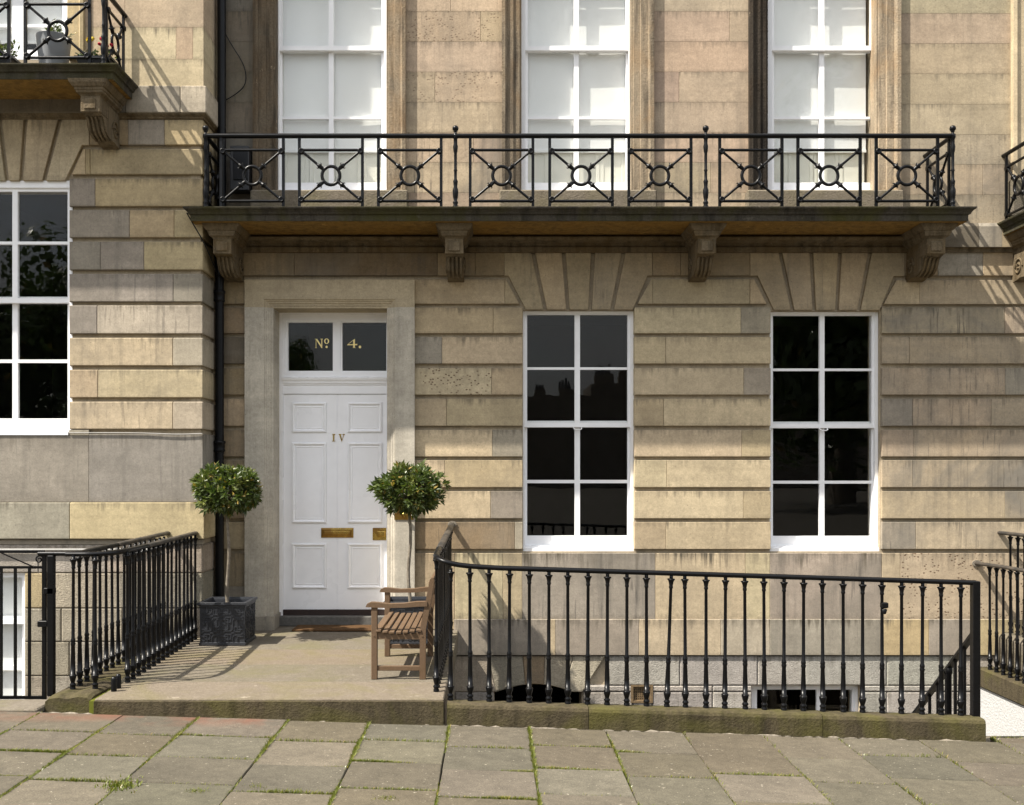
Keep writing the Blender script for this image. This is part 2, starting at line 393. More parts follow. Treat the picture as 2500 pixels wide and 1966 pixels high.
for i in range(len(cols)-1):
    x0, x1 = cols[i], cols[i+1]; xc = (x0+x1)/2
    fy = first.get(i, random.randint(1790, 1850)); Yj = F*(H - Zp(xc))/(fy - PY) - D0
    ys = [-3.045, Yj]
    while ys[-1] > -6.6: ys.append(ys[-1] - random.uniform(.46, .53))
    lf = max(0, min(1, (1.9 - xc)/1.6)) * .85 + .12
    for k in range(len(ys)-1):
        ya, yb = ys[k], ys[k+1]; g = random.uniform(.0016, .0036)
        tz = random.uniform(-.003, .003); sx, sy = random.uniform(-.006, .006), random.uniform(-.006, .006)
        if xc > 3.5 and k == 0: pass
        m = MB(); a = .0045; jx = [random.uniform(-.004, .004) for _ in range(4)]
        o4 = [(x0+g+jx[0], yb+g), (x1-g+jx[1], yb+g), (x1-g+jx[2], ya-g), (x0+g+jx[3], ya-g)]
        def zz(x, y): return Zp(x) + tz + sx*(x-xc) + sy*(y-(ya+yb)/2)
        cx, cy = xc, (ya+yb)/2
        ins = [(x + (a if x < cx else -a), y + (a if y < cy else -a)) for x, y in o4]
        m.loft([[(x, y, zz(x, y)-.05) for x, y in o4], [(x, y, zz(x, y)-.006) for x, y in o4], [(x, y, zz(x, y)) for x, y in ins]])
        m.add([(x, y, zz(x, y)) for x, y in ins], [(0, 1, 2, 3)])
        b = random.choice([(.097,.084,.060), (.090,.079,.058), (.104,.090,.066), (.097,.081,.056), (.110,.096,.071), (.086,.076,.056)])
        o = part('flagstone', m.mesh('flagstone', M_pave), pave_root, color=tint(b, .08))
        o['red'] = 1.0 if (k == 0 and -3.7 < xc < -1.3) else 0.0
        joints.append(((x0, yb), (x1, yb), lf*random.choice([.25, .6, 1, 1.3])))
        joints.append(((x0, ya), (x0, yb), lf*random.choice([.4, .9, 1.3])))
def grass():
    m = MB(); rr = random.Random(9)
    def blade(x, y, z, L, wd):
        a = rr.uniform(0, 6.28); t = rr.uniform(.1, .9)
        dx, dy = math.cos(a), math.sin(a); ex, ey = -dy*wd, dx*wd
        m.add([(x-ex, y-ey, z), (x+ex, y+ey, z), (x+dx*L*t*.5+ex*.6, y+dy*L*t*.5+ey*.6, z+L*.65), (x+dx*L*t, y+dy*L*t, z+L)], [(0, 1, 2, 3)])
    for (a, b, d) in joints:
        if max(a[1], b[1]) > -3.0 and False: continue
        L = math.hypot(b[0]-a[0], b[1]-a[1]); n = int(L*1300*d)
        for _ in range(n):
            t = rr.random(); x = lerp(a[0], b[0], t); y = lerp(a[1], b[1], t)
            if y < -5.3 or abs(x) > 4.2: continue
            q = noise.noise(Vector((x*2.3, y*2.3, 1.7)))
            if q < rr.uniform(-.42, .18): continue
            s = .4 + .9*max(0, q)
            blade(x+rr.gauss(0, .0045), y+rr.gauss(0, .0045), Zp(x)-.008, rr.uniform(.012, .026)*s+.009, rr.uniform(.0016, .0032))
    for _ in range(260):     # leafy weed clump
        x, y = PXX(285, -4.62)+rr.gauss(0, .045), -4.55+rr.gauss(0, .05); blade(x, y, Zp(x)-.01, rr.uniform(.015, .035), rr.uniform(.004, .008))
    for cx, cy in ((PXX(940, -4.7), -4.62), (PXX(480, -4.6), -4.6), (-1.26, -4.5)):
        for _ in range(140): x, y = cx+rr.gauss(0, .03), cy+rr.gauss(0, .02); blade(x, y, Zp(x)-.01, rr.uniform(.010, .022), rr.uniform(.002, .004))
    return m.mesh('joint_grass', M_grass)
stuff(tag(part('joint_grass', grass(), None), 'tufts of green grass and moss growing in the pavement joints', 'grass'))

# ------------------------------------------------------------------ landing, kerbs, basement areas
landing = bpy.data.objects.new('entrance_path', None); link(landing, None, (-1.5, -1.5, 0)); struct(landing)
ys = [.0, -.55, -1.10, -1.79, -2.47, -3.04]
for k in range(5):
    m = MB().bbox(-2.765 if k < 4 else -2.70, -.325, ys[k+1]+.0022, ys[k]-.0022, -.30 if k == 4 else -.18, 0 + random.uniform(-.001, .001), .007)
    part('flagstone', m.mesh('landing_flagstone', M_flag if k < 4 else M_flag), landing, color=[(1.,.99,.97), (.96,.96,.93), (1.05,.99,.92), (.93,.93,.90), (1.04,1.0,.96)][k])
# riser face of the front edge is mossy: a separate edging stone just proud of the slab
part('edging_stone', MB().bbox(-2.702, -.323, -3.052, -3.035, -.31, -.012, .004).mesh('edging_stone', M_kerb), landing)
part('supporting_wall', MB().box(-2.66, -.36, -3.0, .02, -2.4, -.185).mesh('supporting_wall', M_tooled), landing, color=GR, soot=.5)

def Zk(X): return -.033 - .0297*(X + .28)
kerb = thing('area_kerb', 'mossy brown stone kerb carrying the long iron railing over the basement area', 'kerb', (1.5, -2.9, -.2))
def kerbstone(x0, x1):
    r = []
    for x in (x0+.002, x1-.002):
        zt = Zk(x); r.append([(x, -3.045, zt-.30), (x, -3.045, zt-.028), (x, -3.036, zt-.008), (x, -3.015, zt), (x, -2.905, zt), (x, -2.893, zt-.02), (x, -2.893, zt-.30)])
    return MB().loft(r, cap=True).mesh('coping_stone', M_kerb)
for a, b in ((-.305, .66), (.66, 2.25), (2.25, 3.36)): part('coping_stone', kerbstone(a, b), kerb)
def mortar(x0, x1):
    m = MB(); rr = random.Random(5); n = int((x1-x0)/.03); r = []
    for i in range(n+1):
        x = lerp(x0, x1, i/n); q = noise.noise(Vector((x*4, 2, 0)))*.5 + noise.noise(Vector((x*17, 5, 0)))*.5
        wv = .002 + max(0, .034*q + .003); hh = .001 + max(0, .024*q + .002); z = Zp(x)
        r.append([(x, -3.042-wv, z-.01), (x, -3.042-wv*.8, z+.001+hh*.15), (x, -3.046, z+hh), (x, -3.03, z-.01)])
    return m.loft(r, cap=True).mesh('mortar_fillet', M_mortar)
part('mortar_fillet', mortar(-.3, 3.36), kerb); part('mortar_fillet', mortar(-3.1, -.32), landing)

lcope = thing('boundary_coping', 'low mossy stone coping with chipped front block beside the landing', 'coping', (-2.93, -1.7, -.1))
mm = MB(); rr = random.Random(3)
prof = [(-3.085, -.25), (-3.085, -.03), (-3.06, -.012), (-3.0, -.003), (-2.93, -.012), (-2.86, .002), (-2.80, -.004), (-2.775, -.02), (-2.77, -.06), (-2.775, -.25)]
part('coping_stone', MB().loft([[(x, y, z + (0 if y > -2.89 or z < -.1 else -.014)) for x, z in prof] for y in (-2.925, -2.905, -2.86, -2.3)], cap=True).mesh('coping_block', M_kerb), lcope)
part('coping_stone', MB().bbox(-3.08, -2.765, -2.297, -.45, -.25, -.004, .008).mesh('coping_block', M_kerb), lcope)
part('moss', MB().box(-2.77, -2.702, -2.95, -2.475, -.2, -.035).mesh('moss_strip', M_grass), lcope)

area = struct(part('basement_area', MB().box(-9, 9, -3.0, .1, -2.6, -2.4).mesh('area_floor', M_dkstone), None))
rw = struct(part('retaining_wall', MB().box(-.36, 3.38, -3.03, -2.90, -2.4, -.345).mesh('retaining_wall', M_tooled), None)); rw.color = (*GR, 1)
rw2 = struct(part('retaining_wall', MB().box(-9, -3.95, -3.03, -2.80, -2.4, -.10).mesh('retaining_wall', M_tooled), None)); rw2.color = (*GR, 1)
rw3 = struct(part('retaining_wall', MB().box(-3.07, -2.78, -2.9, -.46, -2.4, -.26).mesh('retaining_wall', M_tooled), None)); rw3.color = (*GR, 1)
st = struct(bpy.data.objects.new('basement_steps', None)); link(st, None, (4.05, -1.8, -2.4))
for k in range(9):
    part('step', MB().bbox(3.40, 4.735, -3.0+.26*k, -3.0+.26*(k+1)+.02, -2.4, Zp(4)-.02-.225*k, .006).mesh('step', M_flag), st, color=(.9,.9,.9))
st2 = struct(bpy.data.objects.new('basement_steps', None)); link(st2, None, (-3.5, -1.8, -2.4))
for k in range(9):
    part('step', MB().bbox(-3.94, -3.09, -3.0+.26*k, -3.0+.26*(k+1)+.02, -2.4, Zp(-3.4)-.02-.225*k, .006).mesh('step', M_flag), st2, color=(.9,.9,.9))
# neighbouring landing to the right
nl = thing('raised_landing', 'stone landing of the next entrance with white painted side wall', 'landing', (5.6, -1.5, -2.4))
part('side_wall', MB().box(4.76, 7.0, -3.02, .02, -2.4, -.551).mesh('side_wall', M_limew), nl)
part('coping_stone', MB().bbox(4.735, 5.0, -2.9, -.0, -.55, -.36, .015).mesh('coping', M_kerb), nl)
part('flagstone', MB().box(5.0, 7.0, -2.95, -.001, -.55, -.365).mesh('flag', M_flag), nl)
part('coping_stone', MB().bbox(4.915, 5.12, -2.9, -.0, -.365, -.02, .04).mesh('coping', M_flag), nl)

# ------------------------------------------------------------------ stone builders
def stone(parent, pts, Y, color, soot=.25, pits=0., depth=.09, c=.0028, mat=None, name='stone', gap=.0012):
    poly = [(PXX(a, Y), PZ(b, Y)) for a, b in pts]
    m = MB().prism(poly, Y, Y+depth, c)
    return part(name, m.mesh('stone', mat or M_stone), parent, color=tint(color), soot=soot*random.uniform(.6, 1.25), pits=pits)
def rstone(parent, x0, x1, y0, y1, Y, color, soot=.25, pits=0., **k):
    g = .35
    return stone(parent, [(x0+g, y1), (x1-g, y1), (x1-g, y0), (x0+g, y0)], Y, color, soot, pits, **k)

def window(parent, ox0, ox1, oy0, oy1, colsx, rows_u, rows_l, Yf, fr=None, sill=True, blind=None, handle=True, Yo=0, depth=2.6, room_mat=None):
    """sash window: px outlines of opening (at plane Yo) and of panes (at plane Yf)"""
    X0, X1, Z0, Z1 = PXX(ox0, Yo), PXX(ox1, Yo), PZ(oy1, Yo), PZ(oy0, Yo)
    px = [(PXX(a, Yf), PXX(b, Yf)) for a, b in colsx]
    ru = [(PZ(b, Yf), PZ(a, Yf)) for a, b in rows_u]; rl = [(PZ(b, Yf+.045), PZ(a, Yf+.045)) for a, b in rows_l]
    sx0, sx1 = px[0][0]-.038, px[-1][1]+.038
    zb = rl[-1][0] - .095 if rl else ru[-1][0]-.06
    fm = MB().holes(X0-.02, X1+.02, Z0-.03, Z1+.03, [(sx0+.012, sx1-.012, zb, ru[0][1]+.03)], Yf-.02, Yf+.14)
    wn = part('window', fm.mesh('window_frame', M_white), parent)
    zmeet = ru[-1][0]
    m = MB().holes(sx0, sx1, zmeet-.045, Z1+.0, [(a, b, c, d) for a, b in px for c, d in ru], Yf, Yf+.04)
    part('upper_sash', m.mesh('upper_sash', M_white), wn)
    for a, b in px:
        for c, d in ru: part('pane', MB().box(a-.006, b+.006, Yf+.022, Yf+.026, c-.006, d+.006).mesh('pane', M_glass), wn)
    if rl:
        pl = [(PXX(a, Yf+.045), PXX(b, Yf+.045)) for a, b in colsx]
        m = MB().holes(pl[0][0]-.05, pl[-1][1]+.05, zb, zmeet+.02, [(a, b, c, d) for a, b in pl for c, d in rl], Yf+.046, Yf+.086)
        part('lower_sash', m.mesh('lower_sash', M_white), wn)
        for a, b in pl:
            for c, d in rl: part('pane', MB().box(a-.006, b+.006, Yf+.068, Yf+.072, c-.006, d+.006).mesh('pane', M_glass), wn)
        if handle:
            cx = (pl[0][1]+pl[1][0])/2; z = zmeet-.045
            part('sash_handle', MB().tube([(cx-.042, Yf+.02, z+.004), (cx-.036, Yf-.012, z-.018), (cx-.02, Yf-.018, z-.026), (cx+.02, Yf-.018, z-.026), (cx+.036, Yf-.012, z-.018), (cx+.042, Yf+.02, z+.004)], .006, seg=6).mesh('sash_handle', M_white), wn)
    if sill:
        zs = Z0
        part('sill', MB().loft([[(x, Yf-.06, zs-.002), (x, Yf-.06, zs+.028), (x, Yf+.05, zs+.05), (x, Yf+.05, zs-.002)] for x in (X0+.004, X1-.004)], cap=True).mesh('sill', M_white), wn)
    # room behind
    rm = MB(); a, b, y0, y1, c, d = X0-.35, X1+.35, Yf+.15, Yf+.15+depth, Z0-.3, Z1+.25
    rm.add([(a,y0,c),(b,y0,c),(b,y1,c),(a,y1,c),(a,y0,d),(b,y0,d),(b,y1,d),(a,y1,d)], [(0,1,2,3),(7,6,5,4),(3,2,6,7),(0,3,7,4),(1,5,6,2)])
    part('room', rm.mesh('room', room_mat or M_room), wn)
    if blind is not None:
        yb = Yf+.100; zb2 = PZ(blind, yb)
        nx_, nz_ = 28, 60; rg = [[(lerp(X0+.015, X1-.015, i_/nx_), yb + .006 + .0045*noise.noise(Vector((X0 + i_/nx_*3.2, k_/nz_*5., 3.)))*(1 if i_/nx_ > .45 else .35), lerp(zb2, Z1+.2, k_/nz_)) for i_ in range(nx_+1)] for k_ in range(nz_+1)]
        part('blind', MB().loft(rg, closed=False, smooth=True).mesh('blind', M_blind), wn)
        if room_mat is M_cream:
            for q in range(4):
                xa = lerp(X0+.02, X1-.02, q/4); xb = lerp(X0+.02, X1-.02, (q+1)/4)
                part('shutter', MB().nest(xa+.002, xb-.002, Z0+.02, zb2+.1, [(0, .03), (0, 0), (.035, 0), (.04, .008), (.05, .008)], yb+.03).mesh('shutter', M_cream), wn)
        part('blind_rail', MB().bbox(X0+.012, X1-.012, yb-.006, yb+.010, zb2-.028, zb2, .003).mesh('blind_rail', M_blind), wn)
    return wn

# ------------------------------------------------------------------ number 4: townhouse
house = thing('townhouse', 'tan sandstone townhouse with channelled ground floor and white panelled front door', 'house', (1.2, .15, -2.4))
Yb = .041
wA = (PXX(1277, 0), PXX(1550, 0), PZ(1347, 0), PZ(757, 0)); wB = (PXX(1882, 0), PXX(2152, 0), PZ(1347, 0), PZ(759, 0))
doorX0, doorX1, doorZ1 = -2.128, -1.02, PZ(752, 0)
U = [(673, 944), (1273, 1541), (1874, 2139)]
uw = [(PXX(a, 0)-.012, PXX(b, 0)+.012, PZ(471, 0), 9.0) for a, b in U]
bw = (PXX(1836, 0), PXX(2103, 0), -2.0, PZ(1676, 0)); arch = (PXX(1207, 0), PXX(1421, 0), -2.4, PZ(1668, 0))
core = MB().holes(-2.72, 7.5, -2.4, 6.9, [wA, wB, (doorX0-.012, doorX1+.012, 0, doorZ1+.012), bw, arch] + uw, Yb, .36)
part('wall', core.mesh('wall_core', M_stone), house, color=(.43, .355, .25), soot=.45)
part('upper_wall', MB().box(-2.72, 7.5, .0, .4, 6.92, 14).mesh('upper_wall', M_stone), house, color=TN)
part('room', MB().add([(doorX0-.2,.4,-.1),(doorX1+.2,.4,-.1),(doorX1+.2,3,-.1),(doorX0-.2,3,-.1),(doorX0-.2,.4,3.4),(doorX1+.2,.4,3.4),(doorX1+.2,3,3.4),(doorX0-.2,3,3.4)], [(0,1,2,3),(7,6,5,4),(3,2,6,7),(0,3,7,4),(1,5,6,2)]).mesh('room', M_room), house)
part('room', MB().add([(-.1,.37,-2.4),(1.1,.37,-2.4),(1.1,2,-2.4),(-.1,2,-2.4),(-.1,.37,-.2),(1.1,.37,-.2),(1.1,2,-.2),(-.1,2,-.2)], [(0,1,2,3),(7,6,5,4),(3,2,6,7),(0,3,7,4),(1,5,6,2)]).mesh('room', M_room), house)

rows = [(751,814), (823,888), (899,964), (974,1040), (1050,1115), (1124,1190), (1200,1266), (1275,1341)]
# between pipe and door surround
for (a, b), c in zip([(682,742)]+rows+[(1351,1432), (1432,1545)], [BR, BR, DK, BR, TN, BR, BR, BR, TN, BR, GR]): rstone(house, 520, 597, a, b, 0, c, .6)
segB = [[(1204, TN, .15, 0), (1276, TN, .4, 0)], [(1079, GR, .5, 0), (1276, CR, .1, 0)], [(1200, CR, .15, 1.), (1276, TN, .3, 0)], [(1090, TN, .2, 0), (1276, TN, .15, 0)],
        [(1202, CR, .12, 0), (1276, GR, .6, 0)], [(1086, CR, .2, 0), (1276, TN, .45, 0)], [(1198, CR, .12, 0), (1276, GR, .6, 0)], [(1257, BR, .6, 0), (1276, LG, .2, 0)]]
segC = [[(1809, CR, .1, 0), (1882, (.37,.32,.245), .5, 0)], [(1625, CR, .1, 0), (1882, CR, .15, 0)], [(1816, CR, .15, 0), (1882, (.37,.32,.245), .5, 0)], [(1620, TN, .2, 0), (1882, CR, .25, 0)],
        [(1811, CR, .15, 0), (1882, TN, .3, 0)], [(1628, CR, .15, 0), (1882, CR, .15, 0)], [(1815, CR, .2, 0), (1882, TN, .4, 0)], [(1626, TN, .2, 0), (1882, CR, .25, 0)]]
segD = [[(2453, (.385,.31,.215), 1.05, 0), (2900, (.385,.31,.215), 0.95, 0)], [(2221, (.385,.31,.215), 0.95, 0), (2600, (.385,.31,.215), 1.05, 0), (2900, (.385,.31,.215), 0.95, 0)], [(2454, (.385,.31,.215), 1.00, 0), (2900, GR, 1.05, 0)], [(2228, GR, 1.05, 0), (2420, PK, 0.90, 0), (2900, (.385,.31,.215), 0.95, 0)],
        [(2231, (.385,.31,.215), 0.85, 0), (2600, PK, 0.95, 0), (2900, (.385,.31,.215), 0.95, 0)], [(2228, CR, 0.75, 0), (2450, CR, 0.85, 0), (2900, (.385,.31,.215), 0.95, 0)], [(2454, CR, 0.75, 0), (2900, (.385,.31,.215), 0.95, 0)], [(2236, LG, 0.90, 0), (2640, CR, 0.75, 0), (2900, (.385,.31,.215), 0.85, 0)]]
for k, (y0, y1) in enumerate(rows):
    for sx, seg in ((1010, segB), (1549, segC), (2153, segD)):
        x = sx
        for xe, c, s, p in seg[k]: rstone(house, x, xe, y0, y1, 0, c, s, p); x = xe
# first course with slanted ends + flat arches
c1 = (682, 742)
stone(house, [(1010,742), (1232,742), (1232,682), (1010,682)], 0, TN, .3)
stone(house, [(1232.6,742), (1268,742), (1235,682), (1232.6,682)], 0, TN, .3)
stone(house, [(1557,742), (1593,742), (1593,682), (1590,682)], 0, TN, .3); rstone(house, 1593, 1831, 682, 742, 0, TN, .2)
stone(house, [(1831.6,742), (1872,742), (1841,682), (1831.6,682)], 0, TN, .3)
stone(house, [(2158,743), (2245,743), (2245,684), (2189,684)], 0, TN, .35); rstone(house, 2245, 2600, 684, 743, 0, TN, .7); rstone(house, 2600, 2900, 684, 743, 0, TN, .5)
T0, T1 = 600, 673
for a, b, c, s in ((520, 718, BR, .7), (718, 1068, (.19,.14,.085), 1.), (1068, 1160, BR, .8), (1160, 1231, BR, .5), (1593, 1662, BR, .5), (1662, 1831, BR, .5), (2210, 2290, BR, .9), (2290, 2400, GR, .5), (2400, 2900, TN, .6)):
    rstone(house, a, b, T0, T1, 0, c, s)
for W in ([(1231,T0),(1293,T0),(1327,756),(1284,756),(1241,673),(1231.6,673)], [(1303,T0),(1370,T0),(1382,756),(1336,756)], [(1380,T0),(1444,T0),(1436,756),(1391,756)], [(1454,T0),(1521,T0),(1490,756),(1445,756)], [(1531,T0),(1592.4,T0),(1592.4,673),(1581,673),(1545,756),(1499,756)],
          [(1831.6,T0),(1897,T0),(1931,757),(1890,757),(1850,673),(1831.6,673)], [(1907,T0),(1975,T0),(1984,757),(1940,757)], [(1985,T0),(2047,T0),(2039,757),(1993,757)], [(2057,T0),(2123,T0),(2093,757),(2048,757)], [(2133,T0),(2209,T0),(2209,674),(2183,674),(2147,757),(2102,757)]):
    stone(house, W, 0, (.385, .305, .195), .4, name='voussoir')
# plinth zone
for a, b, c, s, p in ((1012,1110,TN,.5,0), (1110,1228,CR,.35,0), (1228,1275,TN,.3,0), (1275,1600,(.335,.29,.225),.9,0), (1600,1820,CR,.2,0), (1820,1880,CR,.2,0), (1880,2153,(.375,.32,.245),1.1,0), (2153,2198,CR,.3,0), (2198,2560,PK,.25,1.), (2560,2900,TN,.4,0)):
    rstone(house, a, b, 1351, 1512, 0, c, s, p, c=.003)['grime'] = 1.5
part('stone', MB().prism([(-.752, 0), (-.34, 0), (-.34, PZ(1512.5, 0)), (-.752, PZ(1512.5, 0))], 0, .09, .004).mesh('stone', M_stone), house, color=TN, soot=.6, pits=0.)
for a, b, c, s in ((1108,1336,GR,.6), (1336,1356,CR,.1), (1356,1560,GR,.35), (1560,1760,CR,.35), (1760,1880,LG,.4), (1880,2150,GR,.45), (2150,2268,YL,0), (2268,2384,GR,.5), (2384,2560,YL,.1), (2560,2900,GR,.4)):
    rstone(house, a, b, 1513, 1600, -.02, c, s, depth=.1)['grime'] = 1.4
part('ledge', MB().extr([(.02, PZ(1513, 0)-.001), (-.019, PZ(1513, 0)-.001), (.001, PZ(1512, 0)+.002), (.02, PZ(1512, 0)+.002)], -.34, 7.4).mesh('ledge', M_mortar), house)
# basement: tooled blocks
def tblock(x0, x1, y0, y1, c=None, Y=0, par=None, col=None): rstone(par or house, x0, x1, y0, y1, Y, col or random.choice([(.40,.37,.315), (.42,.385,.33), (.36,.33,.285), (.385,.355,.31)]), .25, mat=M_tooled, c=.012, depth=.06)
for x0, x1 in ((1425,1545), (1592,1740), (1740,1836), (2106,2165), (2165,2400), (2400,2650), (1110,1206)):
    tblock(x0, x1, 1690, 1780)
    tblock(x0, x1, 1780, 1870); tblock(x0, x1, 1870, 1960)
for x0, x1 in ((1480,1660), (1660,1850), (1850,1965), (1965,2165), (2165,2330), (2330,2650)): tblock(x0, x1, 1602, 1674)
tblock(1592, 1740, 1674, 1689); tblock(1740, 1836, 1674, 1689); tblock(1425, 1545, 1674, 1689); tblock(2106, 2400, 1674, 1689); tblock(2400, 2650, 1674, 1689); tblock(1545, 1592, 1713, 1780); tblock(1545, 1592, 1780, 1960)
A = lambda x: 1671 + ((x-1305)/105.0)**2*26
for a0, a1, b0, b1, c in ((1108,1192,1108,1212,LG), (1192,1276,1212,1282,GR), (1276,1330,1282,1328,BR), (1330,1400,1328,1378,LG), (1400,1478,1378,1422,LG)):
    xs_ = [lerp(b1, b0, t/4) for t in range(5)]
    lowl = [(x, min(1690, A(x)) if 1207 <= x <= 1421 else 1690) for x in xs_]
    stone(house, [(a0+.4,1602), (a1-.4,1602)] + lowl, 0, c, .3, mat=M_tooled, name='voussoir', c=.008, depth=.06)
part('vent', MB().holes(PXX(1540,0), PXX(1594,0), PZ(1716,0), PZ(1673,0), [(PXX(1546,0), PXX(1588,0), PZ(1711,0), PZ(1677,0))], -.006, .06).mesh('vent_frame', M_vent), house)
vx0, vx1, vz0, vz1 = PXX(1546,0), PXX(1588,0), PZ(1711,0), PZ(1677,0)
part('vent_dark_sheet', MB().box(vx0, vx1, .0262, .0275, vz0, vz1).mesh('vent_dark_sheet', M_black), house)  # black sheet added behind the grille, painting in the dark of the hole
part('vent_grille', MB().holes(vx0, vx1, vz0, vz1, [(vx0+.012+i*.0185, vx0+.023+i*.0185, vz0+.01+j*.0185, vz0+.021+j*.0185) for i in range(8) for j in range(6)], .015, .025).mesh('vent_grille', M_vent), house)
wb = window(house, 1836, 2103, 1676, 2030, [(1848,1994), (2006,2080)], [(1684,1840)], [(1850,2000)], .12, sill=True, handle=False)
# ground floor windows
window(house, 1277, 1550, 757, 1347, [(1287,1403), (1416,1532)], [(769,897), (903,1032)], [(1044,1172), (1180,1308)], .11)
window(house, 1882, 2152, 759, 1347, [(1887,2001), (2013,2128)], [(771,900), (906,1034)], [(1046,1174), (1181,1309)], .11)
# upper windows
for a, b in U:
    cxp = (a+b)/2
    window(house, a, b, -560, 471, [(a+16, cxp-6), (cxp+6, b-13)], [(-180,-40), (-30,112)], [(127,285), (291,446)], .13, blind=366, handle=False, depth=.5, room_mat=M_cream)
# upper ashlar
ub = [-195, -120, -46, 28, 102, 176, 250, 324, 397, 471, 548]
jo = {(0,3): [1173], (0,5): [1062], (0,7): [1156], (0,2): [1100], (1,3): [1781], (1,5): [1658], (1,8): [1735], (2,3): [2472], (2,6): [2490], (2,1): [2380], (2,8): [2400]}
for k in range(len(ub)-1):
    dy = (0, 0, 5)
    for si, (x0, x1, base) in enumerate(((988, 1229, PK), (1595, 1834, PK), (2196, 2900, (.40,.322,.222)))):
        x = x0
        for xe in jo.get((si, k), []) + [x1]:
            rstone(house, x, xe, ub[k]+(5 if si == 2 else 0), ub[k+1]+(5 if si == 2 else 0), 0, tint(base, .07), .35 if k < 7 else .8, .55 if (si, k) in ((0,3), (0,5)) else (.2 if random.random() < .3 else 0), c=.0022, depth=.06)
            x = xe
    rstone(house, 520, 622, ub[k], ub[k+1], 0, random.choice([(.17,.135,.095), DK, (.14,.125,.105)]), .8, c=.0022, depth=.06)
# upper window surrounds
aprof = [(0, .03), (0, -.055), (.035, -.06), (.05, -.05), (.055, -.035), (.12, -.035), (.125, -.022), (.185, -.02), (.19, -.01), (.205, -.01), (.205, .16)]
for wi, ((a, b), (l, r)) in enumerate(zip(U, ((617, 990), (1225, 1597), (1830, 2200)))):
    z0, z1 = PZ(470, 0), 6.95
    for side in (0, 1):
        X = PXX(l, -.05) if side == 0 else PXX(r, -.05); e = PXX(a, 0) if side == 0 else PXX(b, 0); wd = abs(e - X)
        rings = [[(X + (d/.205*wd if side == 0 else -d/.205*wd), y, z) for d, y in aprof] for z in (z0, z0+.13, z1)]
        m = MB().loft(rings, closed=False)
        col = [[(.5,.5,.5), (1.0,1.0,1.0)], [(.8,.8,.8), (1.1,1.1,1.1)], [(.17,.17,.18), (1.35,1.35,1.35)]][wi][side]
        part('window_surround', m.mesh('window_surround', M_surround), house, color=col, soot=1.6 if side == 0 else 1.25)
        base = MB().bbox(X-.01 if side == 0 else e-.0, e if side == 0 else X+.01, -.07, .03, z0+.002, z0+.05, .01)
    part('window_sill', MB().bbox(PXX(l-6, -.08), PXX(r+6, -.08), -.10, .2, PZ(548, 0), z0, .012).mesh('window_sill', M_flag), house, color=(1.15,1.13,1.08))
# door surround
zj = PZ(750, -.05); zt = PZ(683, -.05); xo0, xo1 = -2.40, -.748
dprof = [(0, .03), (0, -.05), (.19, -.05), (.193, -.042), (.204, -.040), (.212, -.030), (.222, -.030), (.236, -.018), (.248, -.020), (.252, -.012), (.272, -.010), (.272, .33)]
for side in (0, 1):
    sg = 1 if side == 0 else -1; X = xo0 if side == 0 else xo1
    m = MB().loft([[(X+sg*d, y, z) for d, y in dprof] for z in (0, zj-.001)], closed=False)
    part('door_jamb', m.mesh('door_jamb', M_stone), house, color=(.50, .455, .375), soot=.35, pits=0.)
    m = MB(); rings = [[(X+sg*(d+o), y-.012 if y < 0 else y, z) for d, y in [(0,.03)]+[(q*1.0, yy) for q, yy in dprof[1:]]] for z, o in ((0, 0), (.14, 0), (.155, 0))]
    pl = MB().loft([[(X+sg*d, y, z) for d, y in ((-.012, .02), (-.012, -.066), (.265, -.066), (.287, -.03), (.287, .33))] for z in (0.001, .135)], closed=False)
    pl.add([(X+sg*d, y, .135) for d, y in ((-.012, .02), (-.012, -.066), (.265, -.066), (.287, -.03), (.287, .33), (.2, .33), (.2, .02))], [(0, 1, 2, 3, 4, 5, 6)])
    part('door_plinth', pl.mesh('door_plinth', M_stone), house, color=(.30, .27, .22), soot=.5)
r = []
for d, y in dprof: r.append([(xo0+d, y, zj), (xo0+d, y, zt-d), (xo1-d, y, zt-d), (xo1-d, y, zj)])
part('door_lintel', MB().loft([[p[i] for p in r] for i in range(4)], closed=False).mesh('door_lintel', M_stone), house, color=(.45, .375, .255), soot=.2)

# front door
Yd = .30
def dp(px): return PXX(px, Yd)
def dz(py): return PZ(py, Yd)
door = part('front_door', MB().box(doorX0+.035, dp(822.6), Yd, Yd+.05, dz(1488), dz(963)).box(dp(825.2), doorX1-.02, Yd, Yd+.05, dz(1488), dz(963)).box(dp(822), dp(826), Yd+.006, Yd+.05, dz(1488), dz(963)).mesh('front_door', M_doorp), house)
pprof = [(0, 0), (.001, -.010), (.008, -.014), (.016, -.014), (.024, -.008), (.026, -.002), (.036, .0), (.046, -.004), (.050, .004), (.060, .006)]
for xa, xb in ((713, 797), (849, 933)):
    for ya, yb in ((983, 1056), (1081, 1277), (1327, 1437)):
        part('door_panel', MB().nest(dp(xa), dp(xb), dz(yb), dz(ya), [(d, dy-.0015) for d, dy in pprof], Yd).mesh('door_panel', M_doorp), door)
